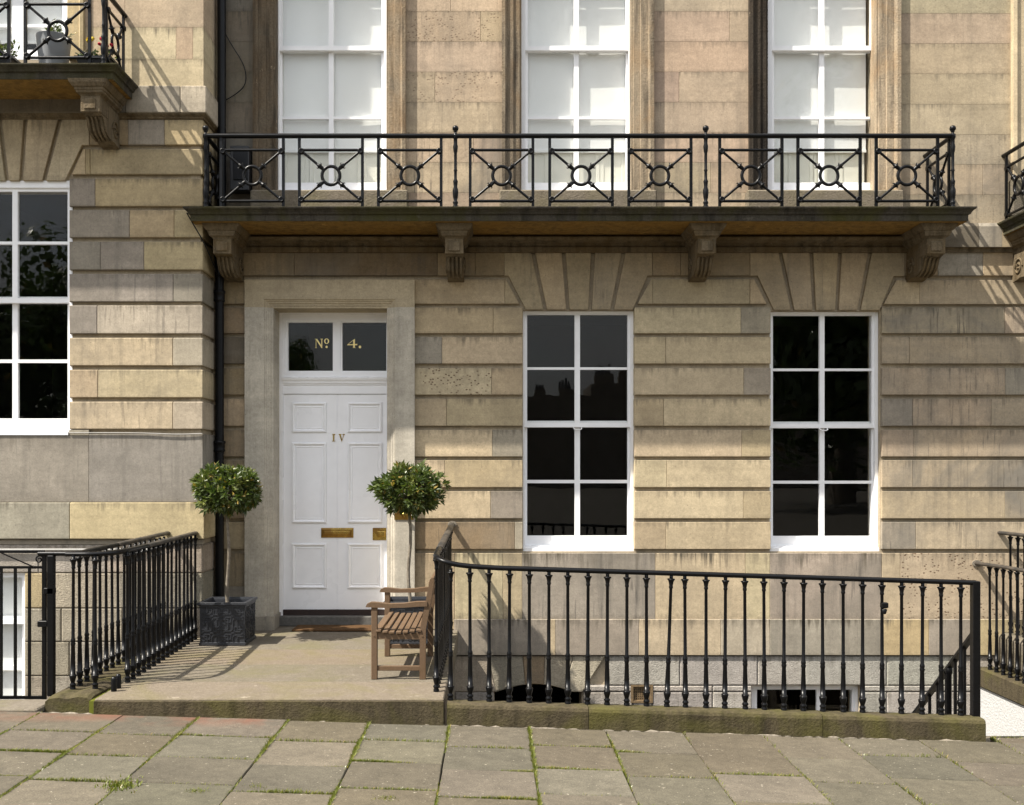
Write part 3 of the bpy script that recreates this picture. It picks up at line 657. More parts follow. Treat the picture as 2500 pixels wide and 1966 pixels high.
# letters on door (brass IV)
def letter_mesh(polys, name, mat, ox, oz, sc, y, t=.006):
    m = MB()
    for p in polys: m.prism([(ox+a*sc, oz+b*sc) for a, b in p], y-t, y, .0008)
    return m.mesh(name, mat)
I_ = [[(.0,0),(.42,0),(.42,.09),(.0,.09)], [(.0,.91),(.42,.91),(.42,1),(.0,1)], [(.12,.09),(.30,.09),(.30,.91),(.12,.91)]]
V_ = [[(.0,.91),(.36,.91),(.36,1),(.0,1)], [(.52,.91),(.82,.91),(.82,1),(.52,1)], [(.07,.91),(.27,.91),(.47,.22),(.42,.0),(.38,.0)], [(.62,.91),(.72,.91),(.44,.0),(.42,.05),(.46,.22)]]
lz0 = dz(1078); sc = .075
part('letter', letter_mesh(I_, 'letter_i', M_brass, dp(811), lz0, sc, Yd-.001), door)
part('letter', letter_mesh(V_, 'letter_v', M_brass, dp(827), lz0, sc, Yd-.001), door)
# letter plate, lock
lp = part('letter_plate', MB().nest(dp(784), dp(863), dz(1313), dz(1289), [(0, 0), (.001, -.006), (.018, -.008), (.020, -.004), (.026, -.004), (.030, -.009), (.036, -.010)], Yd-.001).mesh('letter_plate', M_brass), door)
lk = part('lock_plate', MB().bbox(dp(910), dp(946), Yd-.006, Yd-.0005, dz(1319), dz(1289), .002).mesh('lock_plate', M_brass), door)
part('lock', MB().nest(dp(921), dp(941), dz(1311), dz(1297), [(0, 0), (.001, -.014), (.008, -.016), (.012, -.010), (.02, -.010)], Yd-.006).lathe([(.010, Yd-.03), (.013, Yd-.022), (.008, Yd-.006)], (dp(930), 0, dz(1293)), 10, axis='y').mesh('lock', M_brass), lk)
bell = part('bell_plate', MB().bbox(PXX(963, -.05), PXX(1009, -.05), -.058, -.0505, PZ(1269, -.05), PZ(1220, -.05), .002).mesh('bell_plate', M_brass), house)
part('bell_pull', MB().lathe([(.006, -.10), (.018, -.095), (.02, -.085), (.012, -.07), (.03, -.058)], (PXX(987, -.05), 0, PZ(1256, -.05)), 12, axis='y').mesh('bell_pull', M_brass), bell)
# door frame, transom, fanlight
fr = MB(); fx0, fx1 = doorX0-.01, doorX1+.01
fr.box(fx0, doorX0+.034, Yd-.03, Yd+.07, 0.075, dz(769)); fr.box(doorX1-.034, fx1, Yd-.03, Yd+.07, 0.075, dz(769))
fr.box(fx0, fx1, Yd-.03, Yd+.07, dz(769)-.0, dz(745))
part('door_frame', fr.mesh('door_frame', M_doorp), house)
tr = MB().extr([(Yd+.04, dz(962)), (Yd-.012, dz(962)), (Yd-.012, dz(942)), (Yd-.018, dz(941)), (Yd-.018, dz(938)), (Yd-.030, dz(937)), (Yd-.034, dz(932)), (Yd-.045, dz(928)), (Yd-.05, dz(923)), (Yd-.02, dz(921)), (Yd-.02, dz(917)), (Yd+.04, dz(917))], doorX0+.03, doorX1-.03)
part('transom', tr.mesh('transom', M_doorp), house)
fan = MB().holes(doorX0+.034, doorX1-.034, dz(918), dz(770), [(dp(704), dp(813), dz(906), dz(788)), (dp(836), dp(946), dz(906), dz(788))], Yd-.012, Yd+.03)
fanl = part('fanlight', fan.mesh('fanlight', M_doorp), house)
fan2 = MB().holes(doorX0+.034, doorX1-.034, dz(921), dz(768), [(dp(698), dp(818), dz(910), dz(783)), (dp(831), dp(951), dz(910), dz(783))], Yd-.022, Yd-.0125)
part('glazing_bead', fan2.mesh('glazing_bead', M_doorp), fanl)
for a, b in ((703, 814), (835, 947)): part('pane', MB().box(dp(a), dp(b), Yd+.012, Yd+.015, dz(907), dz(787)).mesh('pane', M_glass), fanl)
Ng = [[(.0,.94),(.24,.94),(.24,1),(.0,1)], [(.09,0),(.15,0),(.15,.94),(.09,.94)], [(.02,0),(.22,0),(.22,.05),(.02,.05)], [(.05,1),(.24,1),(.80,.12),(.80,-.02),(.72,-.02)], [(.70,.1),(.80,.1),(.80,.94),(.70,.94)], [(.60,.94),(.86,.94),(.86,1),(.60,1)]]
Fo = [[(0,.34),(.02,.30),(1.12,.30),(1.12,.50),(1.08,.44),(.12,.40)], [(.0,.34),(.10,.36),(.72,.86),(.82,1.0)], [(.66,0),(.90,0),(.86,.05),(.86,.30),(.66,.30)], [(.66,.44),(.86,.44),(.86,1.0),(.66,.80)], [(.60,0),(.96,0),(.90,.05),(.66,.05)]]
s4 = .098
part('letter', letter_mesh(Ng, 'letter_n', M_gold, dp(768.5), dz(849.5), .092, Yd+.011, .002), fanl)
def disc(cx, cz, ro, ri, y):
    m = MB(); n = 20; r1 = [(cx+ro*.92*math.cos(2*math.pi*k/n), y, cz+ro*math.sin(2*math.pi*k/n)) for k in range(n)]
    if ri: 
        r2 = [(cx+ri[0]*math.cos(2*math.pi*k/n), y, cz+ri[1]*math.sin(2*math.pi*k/n)) for k in range(n)]
        r3 = [(x, y+.002, z) for x, _, z in r2]; r4 = [(x, y+.002, z) for x, _, z in r1]
        m.loft([r4, r1, r2, r3])
    else: m.loft([[(x, y+.002, z) for x, _, z in r1], r1]); m.add(r1, [tuple(range(n))])
    return m.mesh('letter_o', M_gold)
part('letter', disc(dp(797), dz(833), .027, (.013, .021), Yd+.009), fanl)
part('full_stop', disc(dp(797), dz(847), .012, None, Yd+.009), fanl)
part('numeral', letter_mesh(Fo, 'numeral_4', M_gold, dp(847), dz(849.5), .092, Yd+.011, .002), fanl)
part('full_stop', disc(dp(878.5), dz(847), .014, None, Yd+.009), fanl)
# threshold and step
part('threshold', MB().box(doorX0, doorX1, Yd-.02, Yd+.1, .101, dz(1488)-.003).mesh('threshold', M_thresh), house)
part('door_step', MB().bbox(doorX0-.01, doorX1+.01, .20, Yd+.12, .002, .100, .008).mesh('door_step', M_dkstone), house)
part('step_floor', MB().box(doorX0+.001, doorX1-.001, -.02, .205, -.1, .001).mesh('step_floor', M_flag), house)

# ------------------------------------------------------------------ cornice and balcony
ZB, ZT = 3.835, 3.957
def console(parent, cx, zs=0., Yw=0., w=.17, k=1.0):
    """stone scroll bracket; wall plane Yw, soffit at ZB+zs"""
    z = ZB + zs; h = w/2
    scr = [(Yw+.02, z-.05), (Yw-.46*k, z-.05), (Yw-.47*k, z-.255), (Yw-.455*k, z-.275), (Yw-.40*k, z-.285), (Yw-.375*k, z-.31), (Yw-.36*k, z-.345), (Yw-.33*k, z-.385), (Yw-.27*k, z-.415), (Yw-.20*k, z-.425), (Yw-.13*k, z-.42), (Yw-.07*k, z-.435), (Yw+.02, z-.445)]
    b = part('bracket', MB().extr([(y, q) for y, q in scr], cx-h*.93, cx+h*.93).mesh('bracket', M_bracket), parent)
    fb = MB().bbox(cx-h, cx+h, Yw-.495*k, Yw-.30*k, z-.268, z-.13, .004); part('face_block', fb.mesh('face_block', M_bracket), b)
    part('face_panel', MB().bbox(cx-h*.62, cx+h*.62, Yw-.508*k, Yw-.48*k, z-.245, z-.155, .006).mesh('face_panel', M_bracket), b)
    cap = MB()
    r = []
    for e, q in ((.0, -.131), (.006, -.118), (.030, -.105), (.034, -.085), (.040, -.083), (.042, -.062), (.055, -.058), (.075, -.03), (.085, -.001)):
        r.append([(cx-h-e, Yw-.495*k-e*.9, z+q), (cx+h+e, Yw-.495*k-e*.9, z+q), (cx+h+e, Yw+.02, z+q), (cx-h-e, Yw+.02, z+q)])
    part('bracket_cap', cap.loft(r).mesh('bracket_cap', M_bracket), b)
    fl = MB()
    for i in range(4):
        x = cx - h*.66 + i*h*.44
        pth = [(x, y-.004, q-.002) for y, q in [(Yw-.415*k, z-.28), (Yw-.385*k, z-.305), (Yw-.365*k, z-.345), (Yw-.335*k, z-.388), (Yw-.27*k, z-.42), (Yw-.20*k, z-.43)]]
        fl.tube(pth, .012, seg=6)
    part('fluting', fl.mesh('fluting', M_bracket), b)
    for s in (-1, 1):
        sp = MB(); pts = []
        for i in range(26):
            a = i/25*3.6*math.pi; rr_ = .075*(1-i/27); pts.append((cx+s*(h*.93+.004), Yw-.11*k - rr_*math.cos(a), z-.315 + rr_*1.2*math.sin(a)))
        sp.tube(pts, .011, seg=5); part('scroll', sp.mesh('scroll', M_bracket), b)
    return b
def slab(parent, x0, x1, Yw, yf, zs=0., mat=M_slab, ends=(True, True)):
    """projecting moulded slab; top front edge at yf; returns along both ends"""
    prof = [(0, 0), (0, .008), (.004, .018), (.02, .028), (.034, .045), (.038, .058), (.052, .062), (.055, .066), (.055, .118), (.06, .122)]
    r = []
    for d, dz_ in prof:
        z = ZT + zs - dz_; a = x0 + (d if ends[0] else 0); b = x1 - (d if ends[1] else 0)
        r.append([(a, Yw+.1, z), (a, yf+d, z), (b, yf+d, z), (b, Yw+.1, z)])
    m = MB().loft(r, closed=False)
    m.add(r[0], [(0, 1, 2, 3)]); sl = part('balcony_slab', m.mesh('balcony_slab', mat), parent)
    part('soffit', MB().box(x0+.06, x1-.06, yf+.06, Yw+.05, ZB+zs+.001, ZB+zs+.03).mesh('soffit', M_soffit), sl)
    return sl
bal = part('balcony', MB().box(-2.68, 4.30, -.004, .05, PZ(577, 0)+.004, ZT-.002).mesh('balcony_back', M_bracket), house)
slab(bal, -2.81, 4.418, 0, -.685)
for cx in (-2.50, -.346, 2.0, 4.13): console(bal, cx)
corn = [(.03, PZ(618,0)), (-.040, PZ(618,0)), (-.040, PZ(606,0)), (-.030, PZ(604.5,0)), (-.018, PZ(601,0)), (-.020, PZ(597,0)), (-.045, PZ(594,0)), (-.10, PZ(592,0)), (-.115, PZ(589,0)), (-.12, PZ(586,0)), (-.112, PZ(583.5,0)), (-.02, PZ(582,0)), (.03, PZ(582,0))]
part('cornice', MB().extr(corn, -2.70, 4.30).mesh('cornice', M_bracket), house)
# belt course right of the balcony
for a, b, c in ((2255, 2384, DK), (2384, 2440, GR), (2440, 2620, TN), (2620, 2900, TN)):
    x0, x1 = PXX(a, 0), PXX(b, 0)
    part('stone', MB().extr([(.03, PZ(606,0)), (-.055, PZ(606,0)), (-.055, PZ(556,0)), (-.035, PZ(547,0)), (.03, PZ(544,0))], x0+.001, x1-.001).mesh('belt_stone', M_stone), house, color=c, soot=.8, pits=0.)
part('cornice', MB().extr([(.03, PZ(617,0)), (-.022, PZ(617,0)), (-.022, PZ(609,0)), (-.04, PZ(606.3,0)), (.03, PZ(606.2,0))], PXX(2255,0), 7.4).mesh('cornice', M_bracket), house)
# balcony further along the same front
bal2 = part('balcony', MB().box(5.05, 7.4, -.10, .05, PZ(600, 0), ZT-.002).mesh('balcony_back', M_bracket), house)
slab(bal2, 4.916, 7.4, 0, -.685, ends=(True, False)); console(bal2, 5.17); console(bal2, 7.0)
part('window_sill', MB().bbox(5.04, 6.8, -.10, .2, 3.99, PZ(443, 0), .012).mesh('window_sill', M_flag), house)
part('window_surround', MB().loft([[(5.07 + d, y, z) for d, y in aprof] for z in (PZ(443, 0), 6.95)], closed=False).mesh('window_surround', M_stone), house, color=CR, soot=.3)

# ------------------------------------------------------------------ balcony railings
def panel_parts(wd, hh):
    """meshes of a panel: centred in x, base at z=0"""
    zt_, zb_ = hh-.115, .07; cz = (zt_+zb_)/2; h = wd/2
    fm = MB()
    for s in (-1, 1): fm.box(s*h-.013, s*h+.013, -.010, .010, 0, hh)
    for z in (zt_, zb_): fm.tube([(-h, 0, z), (h, 0, z)], .0135, seg=8)
    ring = MB().tube([(.082*math.cos(2*math.pi*k/28), 0, cz+.085*math.sin(2*math.pi*k/28)) for k in range(28)], .0155, .013, seg=8, closed=True, up=Vector((0, 1, 0)))
    dia = []
    for sx in (-1, 1):
        for sz in (-1, 1):
            e = Vector((sx*(h-.028), 0, cz+sz*((zt_-zb_)/2-.028+.012))); c0 = Vector((0, 0, cz)); u = (e-c0).normalized()
            a = c0+u*.083; m = MB().tube([a, e], .012, seg=8)
            m.tube([a, a+u*.020, a+u*.045, a+u*.052, a+u*.058, a+u*.075, a+u*.08], .012, seg=8, rad=[1.1, 1.5, 1.6, 2.5, 1.6, 1.2, .9])
            sd = Vector((u.z, 0, -u.x))
            for q in (-1, 1): m.tube([a+u*.045+sd*q*.012, a+u*.055+sd*q*.026, a+u*.066+sd*q*.032], .006, seg=5, rad=[1, .9, .3])
            dia.append(m)
    boss = []
    for sx in (-1, 1):
        for z in (zt_-.012, zb_+.012):
            boss.append(MB().lathe([(.026, .018), (.028, -.016), (.024, -.024), (.016, -.026), (.013, -.018), (.006, -.02)], (sx*(h-.018), 0, z), 14, axis='y'))
    return fm, ring, dia, boss
PAN = {}
def panel_meshes(wd, hh):
    k = (round(wd, 3), round(hh, 3))
    if k not in PAN:
        fm, ring, dia, boss = panel_parts(wd, hh)
        PAN[k] = (fm.mesh('panel_frame', M_iron), ring.mesh('ring', M_iron), [d.mesh('diagonal_bar', M_iron) for d in dia], [b.mesh('boss', M_iron) for b in boss])
    return PAN[k]
def add_panel(par, loc, wd, hh, rz=0):
    fm, ring, dia, boss = panel_meshes(wd, hh)
    f = part('panel_frame', fm, par, loc, (0, 0, rz))
    for nm, ms in (('ring', [ring]), ('diagonal_bar', dia), ('boss', boss)):
        for mm_ in ms:
            o = bpy.data.objects.new(nm, mm_); C.objects.link(o); o.parent = f
def newel_mesh(h):
    pr = [(.024,0),(.026,.02),(.018,.035),(.024,.05),(.024,.06),(.015,.075),(.022,.10),(.026,.14),(.026,.17),(.017,.20),(.020,.235),(.023,.25),(.014,.27),(.0135,.34),(.018,.352),(.0135,.364),(.014,h-.16),(.019,h-.14),(.023,h-.10),(.017,h-.07),(.018,h-.03),(.026,h-.015),(.026,h+.012),(.014,h+.02),(.012,h+.035),(.02,h+.04)]
    pr += [(.029*math.sin(a), h+.068-.029*math.cos(a)) for a in [.6+i*.28 for i in range(10)]]
    return MB().lathe(pr, (0, 0, 0), 12).mesh('newel_post', M_iron)
RH = 4.625 - ZT
NEW = newel_mesh(RH)
def balcony_railing(label, xs, x_l, x_r, Yr, Yw, zbase, newels, ends):
    t = thing('balcony_railing', label, 'railing', ((x_l+x_r)/2, Yr, zbase), 'cast iron balcony railings')
    for a, b in xs: add_panel(t, ((a+b)/2, Yr, zbase), b-a, RH-.015)
    part('top_rail', MB().tube([(x_l, Yr, zbase+RH), (x_r, Yr, zbase+RH)], .026, .022, seg=10).mesh('top_rail', M_iron), t)
    for x in newels: part('newel_post', NEW, t, (x, Yr, zbase))
    for x in ends:
        part('top_rail', MB().tube([(x, Yr, zbase+RH), (x, Yw+.02, zbase+RH)], .024, .019, seg=10).mesh('top_rail', M_iron), t)
        dpt = Yw - Yr; add_panel(t, (x, Yr+dpt*.52, zbase), dpt*.78, RH-.015, R(90))
    return t
bp_ = [(537,695),(728,888),(921,1080),(1145,1304),(1339,1498),(1532,1690),(1754,1912),(1945,2103),(2136,2292)]
Yr = -.60
balcony_railing('long black iron balcony railing with crossed bars and rings above the white door', [(PXX(a+3, Yr), PXX(b-3, Yr)) for a, b in bp_], PXX(502, Yr), PXX(2326, Yr), Yr, 0, ZT,
    [PXX(q, Yr) for q in (502, 1112, 1723, 2326)], [PXX(502, Yr)+.0, PXX(2326, Yr)])
balcony_railing('black iron balcony railing end meeting the sandstone wall past the long balcony', [(5.12, 5.72), (5.85, 6.45), (6.58, 7.18)], 5.0, 7.4, Yr, 0, ZT, [5.0], [5.0])

# ------------------------------------------------------------------ left neighbour
left = thing('townhouse', 'projecting sandstone house with tall window left of the black drainpipe', 'house', (-4.5, -.35, -2.4))
YN = -.5; XE = PXX(495, YN)
wC = (PXX(-95, YN), PXX(168, YN), PZ(1062, YN), PZ(447, YN)); wD = (PXX(-95, YN), PXX(166, YN), PZ(141, YN), 8.2)
wE = (PXX(-160, YN), PXX(59, YN), -1.9, PZ(1396, YN))
part('wall', MB().holes(-7.2, XE-.03, -2.4, 7.4, [wC, wD, wE], YN+.041, YN+.40).box(XE-.12, XE-.028, YN+.03, .1, -2.4, 7.4).mesh('wall_core', M_stone), left, color=(.43, .355, .25), soot=.45)
part('upper_wall', MB().box(-7.2, XE, YN, .2, 7.42, 14).mesh('upper_wall', M_stone), left, color=TN)
def lstone(x0, x1, y0, y1, color, soot=.25, quoin=True, proud=0., dep=.09, mat=None, c=.006):
    X0, X1, Z0, Z1 = PXX(x0, YN), PXX(x1, YN), PZ(y1, YN), PZ(y0, YN)
    m = MB()
    if x1 >= 495 and quoin: m.bbox(X0+.001, X1, YN-proud, .12, Z0, Z1, c)
    else: m.prism([(X0+.001, Z0), (X1-.001, Z0), (X1-.001, Z1), (X0+.001, Z1)], YN-proud, YN+dep, c)
    part('stone', m.mesh('stone', mat or M_stone), left, color=tint(color), soot=soot, pits=0.)
lrows = [((364,426), [(220,(.37,.295,.175),.3), (495,(.37,.295,.175),.15)]), ((436,504), [(232,(.275,.240,.195),.5), (495,(.37,.295,.175),.12)]), ((513,580), [(316,(.275,.240,.195),.4), (425,(.37,.295,.175),.1), (495,(.37,.295,.175),.1)]), ((590,659), [(245,(.275,.240,.195),.4), (351,(.275,.240,.195),.4), (495,(.37,.295,.175),.05)]),  # yellow tints lowered in these rows: the balcony's shade put into the colour
         ((669,737), [(423,(.275,.240,.195),.6), (495,(.275,.240,.195),.6)]), ((746,815), [(237,(.275,.240,.195),.6), (495,LG,.6)]), ((825,893), [(422,CR,.5), (495,LG,.2)]), ((903,971), [(239,TN,.4), (495,CR,.5)]), ((981,1048), [(422,CR,.6), (495,LG,.25)])]
for (y0, y1), st_ in lrows:
    x = 169
    if y0 == 364:
        x = 208
        stone(left, [(175,426), (208,426), (208,364), (203,364)], YN, TN, .4)
    for xe, c, s in st_: lstone(x, xe, y0, y1, c, s); x = xe
    lstone(-560, -96, y0, y1, TN, .4)
# wedge stones above the ground window
t0, t1 = 292, 441
stone(left, [(-100,t0),(-80,t0),(-40,t1),(-92,t1)], YN, TN, .4, name='voussoir')
for W in ([(-72,t0),(-7,t0),(12,t1),(-32,t1)], [(4,t0),(57,t0),(46,t1),(22,t1)], [(67,t0),(141,t0),(102,t1),(56,t1)], [(152,t0),(217,t0),(217,354),(200,354),(158,t1),(112,t1)]):
    stone(left, W, YN, (.43, .355, .235), .3, name='voussoir')
for a, b, c in ((218, 312, BR), (312, 401, GR), (401, 495, YL)): lstone(a, b, 292, 354, c, .4)
# zone beneath the window and projecting band
lstone(-560, 217, 1064, 1226, (.275,.245,.205), .35, c=.003); lstone(217, 495, 1060, 1226, (.27,.245,.21), .4, c=.003); lstone(168, 217, 1050, 1063.4, GR, .3, c=.002)
lstone(-560, 172, 1227, 1316, GR, .3, proud=.02); lstone(172, 500, 1227, 1316, (.47, .375, .23), .02, proud=.02)
# upper smooth ashlar, belt course
for y0, y1, st_ in ((-80, 67, [(305,PK,.1), (497,PK,.2)]), (-230, -80, [(400,PK,.2), (497,PK,.2)]), (67, 145, [(305,CR,.1), (430,CR,.05), (471,PK,.1), (497,CR,.1)]), (145, 216, [(300,CR,.1), (497,CR,.1)])):
    x = 207
    for xe, c, s in st_: lstone(x, xe, y0, y1, c, s, c=.002); x = xe
for a, b, c, s in ((-560, 310, DK, .9), (310, 444, GR, .9), (444, 507, LG, .35)):
    X0, X1 = PXX(a, YN), PXX(b, YN)
    part('stone', MB().bbox(X0+.001, X1, YN-.05, (.1 if b == 507 else YN+.1), PZ(280, YN), PZ(214, YN), .008).mesh('belt_stone', M_stone), left, color=c, soot=s, pits=0.)
part('cornice', MB().loft([[(-7.2, YN-e, z), (XE+e, YN-e, z), (XE+e, .1, z)] for e, z in ((0, PZ(292.5, YN)), (.012, PZ(290, YN)), (.015, PZ(287, YN)), (.035, PZ(283, YN)), (.04, PZ(280.2, YN)), (0, PZ(280, YN)))], closed=False).mesh('cornice', M_bracket), left)
# basement blocks, tooled
for (y0, y1), xs_ in (((1330,1399), [-400, 95, 260, 520]), ((1399,1485), [60, 115, 290, 470, 520]), ((1485,1567), [60, 150, 300, 470, 520]), ((1567,1650), [60, 170, 340, 520]), ((1650,1735), [60, 130, 290, 520]), ((1735,1830), [60, 200, 520]), ((1830,1930), [60, 200, 520])):
    for a, b in zip(xs_, xs_[1:]):
        col = YL if (a, y0) == (60, 1399) else random.choice([GR, LG, (.36,.32,.27)])
        X0, X1, Z0, Z1 = PXX(a, YN+.02), PXX(b, YN+.02), PZ(y1, YN+.02), PZ(y0, YN+.02)
        X1 = min(X1, XE-.01); m = MB()
        if b == 520: m.bbox(X0+.001, XE-.004, YN+.012, .1, Z0, Z1, .012)
        else: m.prism([(X0+.001, Z0), (X1-.001, Z0), (X1-.001, Z1), (X0+.001, Z1)], YN+.012, YN+.07, .012)
        part('stone', m.mesh('stone', M_tooled), left, color=tint(col), soot=.25, pits=0.)
part('stone', MB().prism([(-7.2, PZ(1330, YN)), (XE-.004, PZ(1330, YN)), (XE-.004, PZ(1317, YN)), (-7.2, PZ(1317, YN))], YN+.015, YN+.07, .003).mesh('stone', M_stone), left, color=GR, soot=.6, pits=0.)
window(left, -95, 168, 447, 1062, [(-88, 30), (43, 165)], [(468,590), (597,728)], [(741,878), (886,1022)], YN+.05, Yo=YN, handle=False)
window(left, -95, 166, -400, 141, [(-80, 30), (62, 152)], [(-300,-160), (-150,-40)], [(-28,60), (66,122)], YN+.10, Yo=YN, handle=False, blind=100, depth=1.2)
window(left, -160, 59, 1396, 1800, [(-150, -55), (-48, 54)], [(1410,1512)], [(1520,1625), (1636,1725)], YN+.06, Yo=YN, handle=False, blind=1790, depth=.6)
part('window_surround', MB().loft([[(PXX(207, YN) - d*.8, YN+y+.015, z) for d, y in aprof] for z in (PZ(142, YN), 7.4)], closed=False).mesh('window_surround', M_stone), left, color=YL, soot=.4)
ZS = 5.10 - ZT
balL = part('balcony', MB().box(-7.2, -3.45, YN-.03, YN+.05, PZ(260, YN), 5.09).mesh('balcony_back', M_bracket), left)
slab(balL, -7.2, -3.26, YN, -1.09, zs=ZS, ends=(False, True)); console(balL, -3.53, zs=ZS, Yw=YN); console(balL, -5.7, zs=ZS, Yw=YN)
YL_ = -1.03
balcony_railing('black iron balcony railing guarding potted plants on the projecting house', [(PXX(62, YL_), PXX(219, YL_)), (PXX(-135, YL_), PXX(22, YL_)), (PXX(-330, YL_), PXX(-173, YL_))], PXX(-330, YL_), PXX(253, YL_), YL_, YN, 5.10, [PXX(253, YL_)], [PXX(253, YL_)])

# ------------------------------------------------------------------ street-level railings
BAL = [(r_*1.0, h_) for r_, h_ in [(.0205,0),(.0205,.018),(.016,.026),(.022,.036),(.022,.044),(.014,.054),(.015,.060),(.022,.085),(.026,.108),(.0245,.113),(.0185,.114),(.0175,.20),(.0140,.325),(.0165,.332),(.018,.345),(.0145,.352),(.0175,.362),(.017,.374),(.0125,.384),(.0115,.60),(.0108,.895),(.0145,.902),(.0145,.912),(.0125,.918),(.016,.94),(.020,.955),(.0275,.966),(.026,.971),(.0125,.973),(.0125,1.0)]]
balu = MB().lathe(BAL, (0, 0, 0), 10).mesh('baluster', M_iron)
def railing(name, label, rails, feet, group='cast iron street railings'):
    c = feet[len(feet)//2][0]
    t = thing(name, label, 'railing', c, group)
    for nm, pts, mat, rw, rh in rails: part(nm, MB().tube(pts, rw, rh, seg=10).mesh(nm, mat), t)
    for p, h, lean in feet: part('baluster', balu, t, p, (0, lean, 0), (1, 1, h))
    return t
def smooth(pts, n=5):
    """round the corners of a polyline (Chaikin)"""
    pts = [Vector(p) for p in pts]
    for _ in range(n):
        q = [pts[0]]
        for a, b in zip(pts, pts[1:]): q += [a.lerp(b, .25), a.lerp(b, .75)]
        pts = q + [pts[-1]]
    return pts
rr = random.Random(12)
Yk = -2.93
feet = []
for i in range(27):
    px = 1100 + i*47.9 + rr.uniform(-1.3, 1.3); X = PXX(px, Yk); z = Zk(X)-.002
    zr = lerp(.888, .778, (X+.26)/3.6); lean = .035 if i == 11 else rr.uniform(-.006, .006)
    feet.append(((X, Yk, z), zr - z - .010, lean))
corner = smooth([(-.39, -2.30, .965), (-.39, -2.62, .960), (-.39, -2.86, .952), (-.33, -2.945, .925), (-.20, -2.935, .895), (.05, -2.93, .880)], 3)
t = railing('street_railing', 'long black iron railing on the mossy kerb before the two tall windows',
    [('handrail', corner + [Vector((3.34, -2.93, .778))], M_iron, .023, .018)], feet)
part('end_post', MB().bbox(3.315, 3.366, -2.955, -2.90, Zk(3.34)-.05, .79, .004).mesh('end_post', M_iron), t)
part('repair_collar', MB().bbox(-.022, .026, -.02, .02, -.02, .02, .006).lathe([(.014, -.05), (.024, -.02), (.016, -.015)], (0, 0, -.01), 8).mesh('repair_collar', M_iron), t, (PXX(2158, Yk), Yk, PZ(1478, Yk)))
feet = [((-.388, -2.81+.135*i, -.002), .958 + .055*i/20, rr.uniform(-.006, .006)) for i in range(20)]
railing('landing_railing', 'black iron railing with worn brown handrail behind the wooden seat',
    [('handrail', [(-.39, -2.30, .966), (-.385, .01, 1.03)], M_worn, .030, .017), ('wall_socket', [(-.385, -.012, 1.03), (-.385, .012, 1.03)], M_mortar, .045, .032)], feet)
# left of the landing: two parallel rails
feet = [((-2.665-.0042*i, -2.50+.128*i, -.004), .965, rr.uniform(-.006, .006)) for i in range(16)] + [((-2.825, -2.70, -.01), .955, 0)]
fr_ = smooth([(-2.62-.42, -2.68, .955), (-2.80, -2.68, .955), (-2.69, -2.58, .962), (-2.668, -2.30, .968), (-2.676, -2.05, .968)], 3)
t = railing('landing_railing', 'black iron railing along the edge of the landing beside the drainpipe', [('handrail', fr_, M_iron, .024, .018), ('handrail', [(-2.676, -2.05, .9685), (-2.742, -.49, .975)], M_worn, .028, .018)], feet)
for i, (x, y) in enumerate(((-2.655, -2.80), (-2.66, -2.70))): part('baluster_stub', MB().lathe([(.020, 0), (.020, .09), (.015, .105), (.004, .108)], (0, 0, 0), 10).mesh('baluster_stub', M_iron), t, (x, y, -.004))
feet = [((-2.985-.001*i, -2.70+.130*i, -.012), .962, rr.uniform(-.006, .006)) for i in range(17)]
t = railing('boundary_railing', 'black iron railing on the low mossy coping next to the open area gate',
    [('handrail', [(-3.245, -2.66, .957), (-3.04, -2.66, .957)] + smooth([(-3.03, -2.66, .9575), (-2.96, -2.64, .9575), (-2.965, -2.5, .963), (-2.965, -1.9, .965)], 2), M_iron, .024, .018), ('handrail', [(-2.965, -1.9, .9655), (-3.0, -.49, .975)], M_worn, .028, .018)], feet)
part('end_post', MB().bbox(-3.175, -3.128, -2.69, -2.645, -.06, .945, .004).mesh('end_post', M_iron), t)
feet = [((4.79, -.16-.128*i, -.362), 1.018, rr.uniform(-.006, .006)) for i in range(20)]
railing('landing_railing', 'black iron railing with worn handrail over the white painted wall', [('handrail', [(4.735, .01, .648), (4.79, -.5, .652), (4.79, -2.8, .655)], M_worn, .028, .018), ('wall_socket', [(4.735, -.012, .648), (4.735, .012, .648)], M_mortar, .045, .034)], feet)
feet = [((5.02, -.10-.128*i, -.022), .962, rr.uniform(-.006, .006)) for i in range(20)]
railing('landing_railing', 'higher black iron railing on the raised stone beyond the white painted wall', [('handrail', [(4.965, .01, .946), (5.02, -.45, .945), (5.02, -2.8, .945)], M_worn, .028, .018)], feet)
# stair rail down to the area
t = thing('stair_railing', 'sloping plain black handrail with thin square bars down the basement steps', 'railing', (3.5, -1.8, -1.0))
def zr_(y): return .44 - (y+2.76)*.80
part('handrail', MB().bar((3.44, -2.74, zr_(-2.74)), (3.44, -.85, zr_(-.85)), .045, .02).mesh('handrail', M_iron), t)
for i in range(13):
    y = -2.70 + i*.148; part('bar', MB().box(3.43, 3.45, y-.008, y+.008, -2.39 if i > 11 else zr_(y)-.86, zr_(y)-.005).mesh('bar', M_iron), t)
part('newel_post', MB().lathe([(.020, -.95), (.020, -.05), (.026, -.04), (.026, 0.0), (.01, .012)], (0, 0, 0), 10).mesh('newel_post', M_iron), t, (3.44, -2.30, zr_(-2.30)+.0))
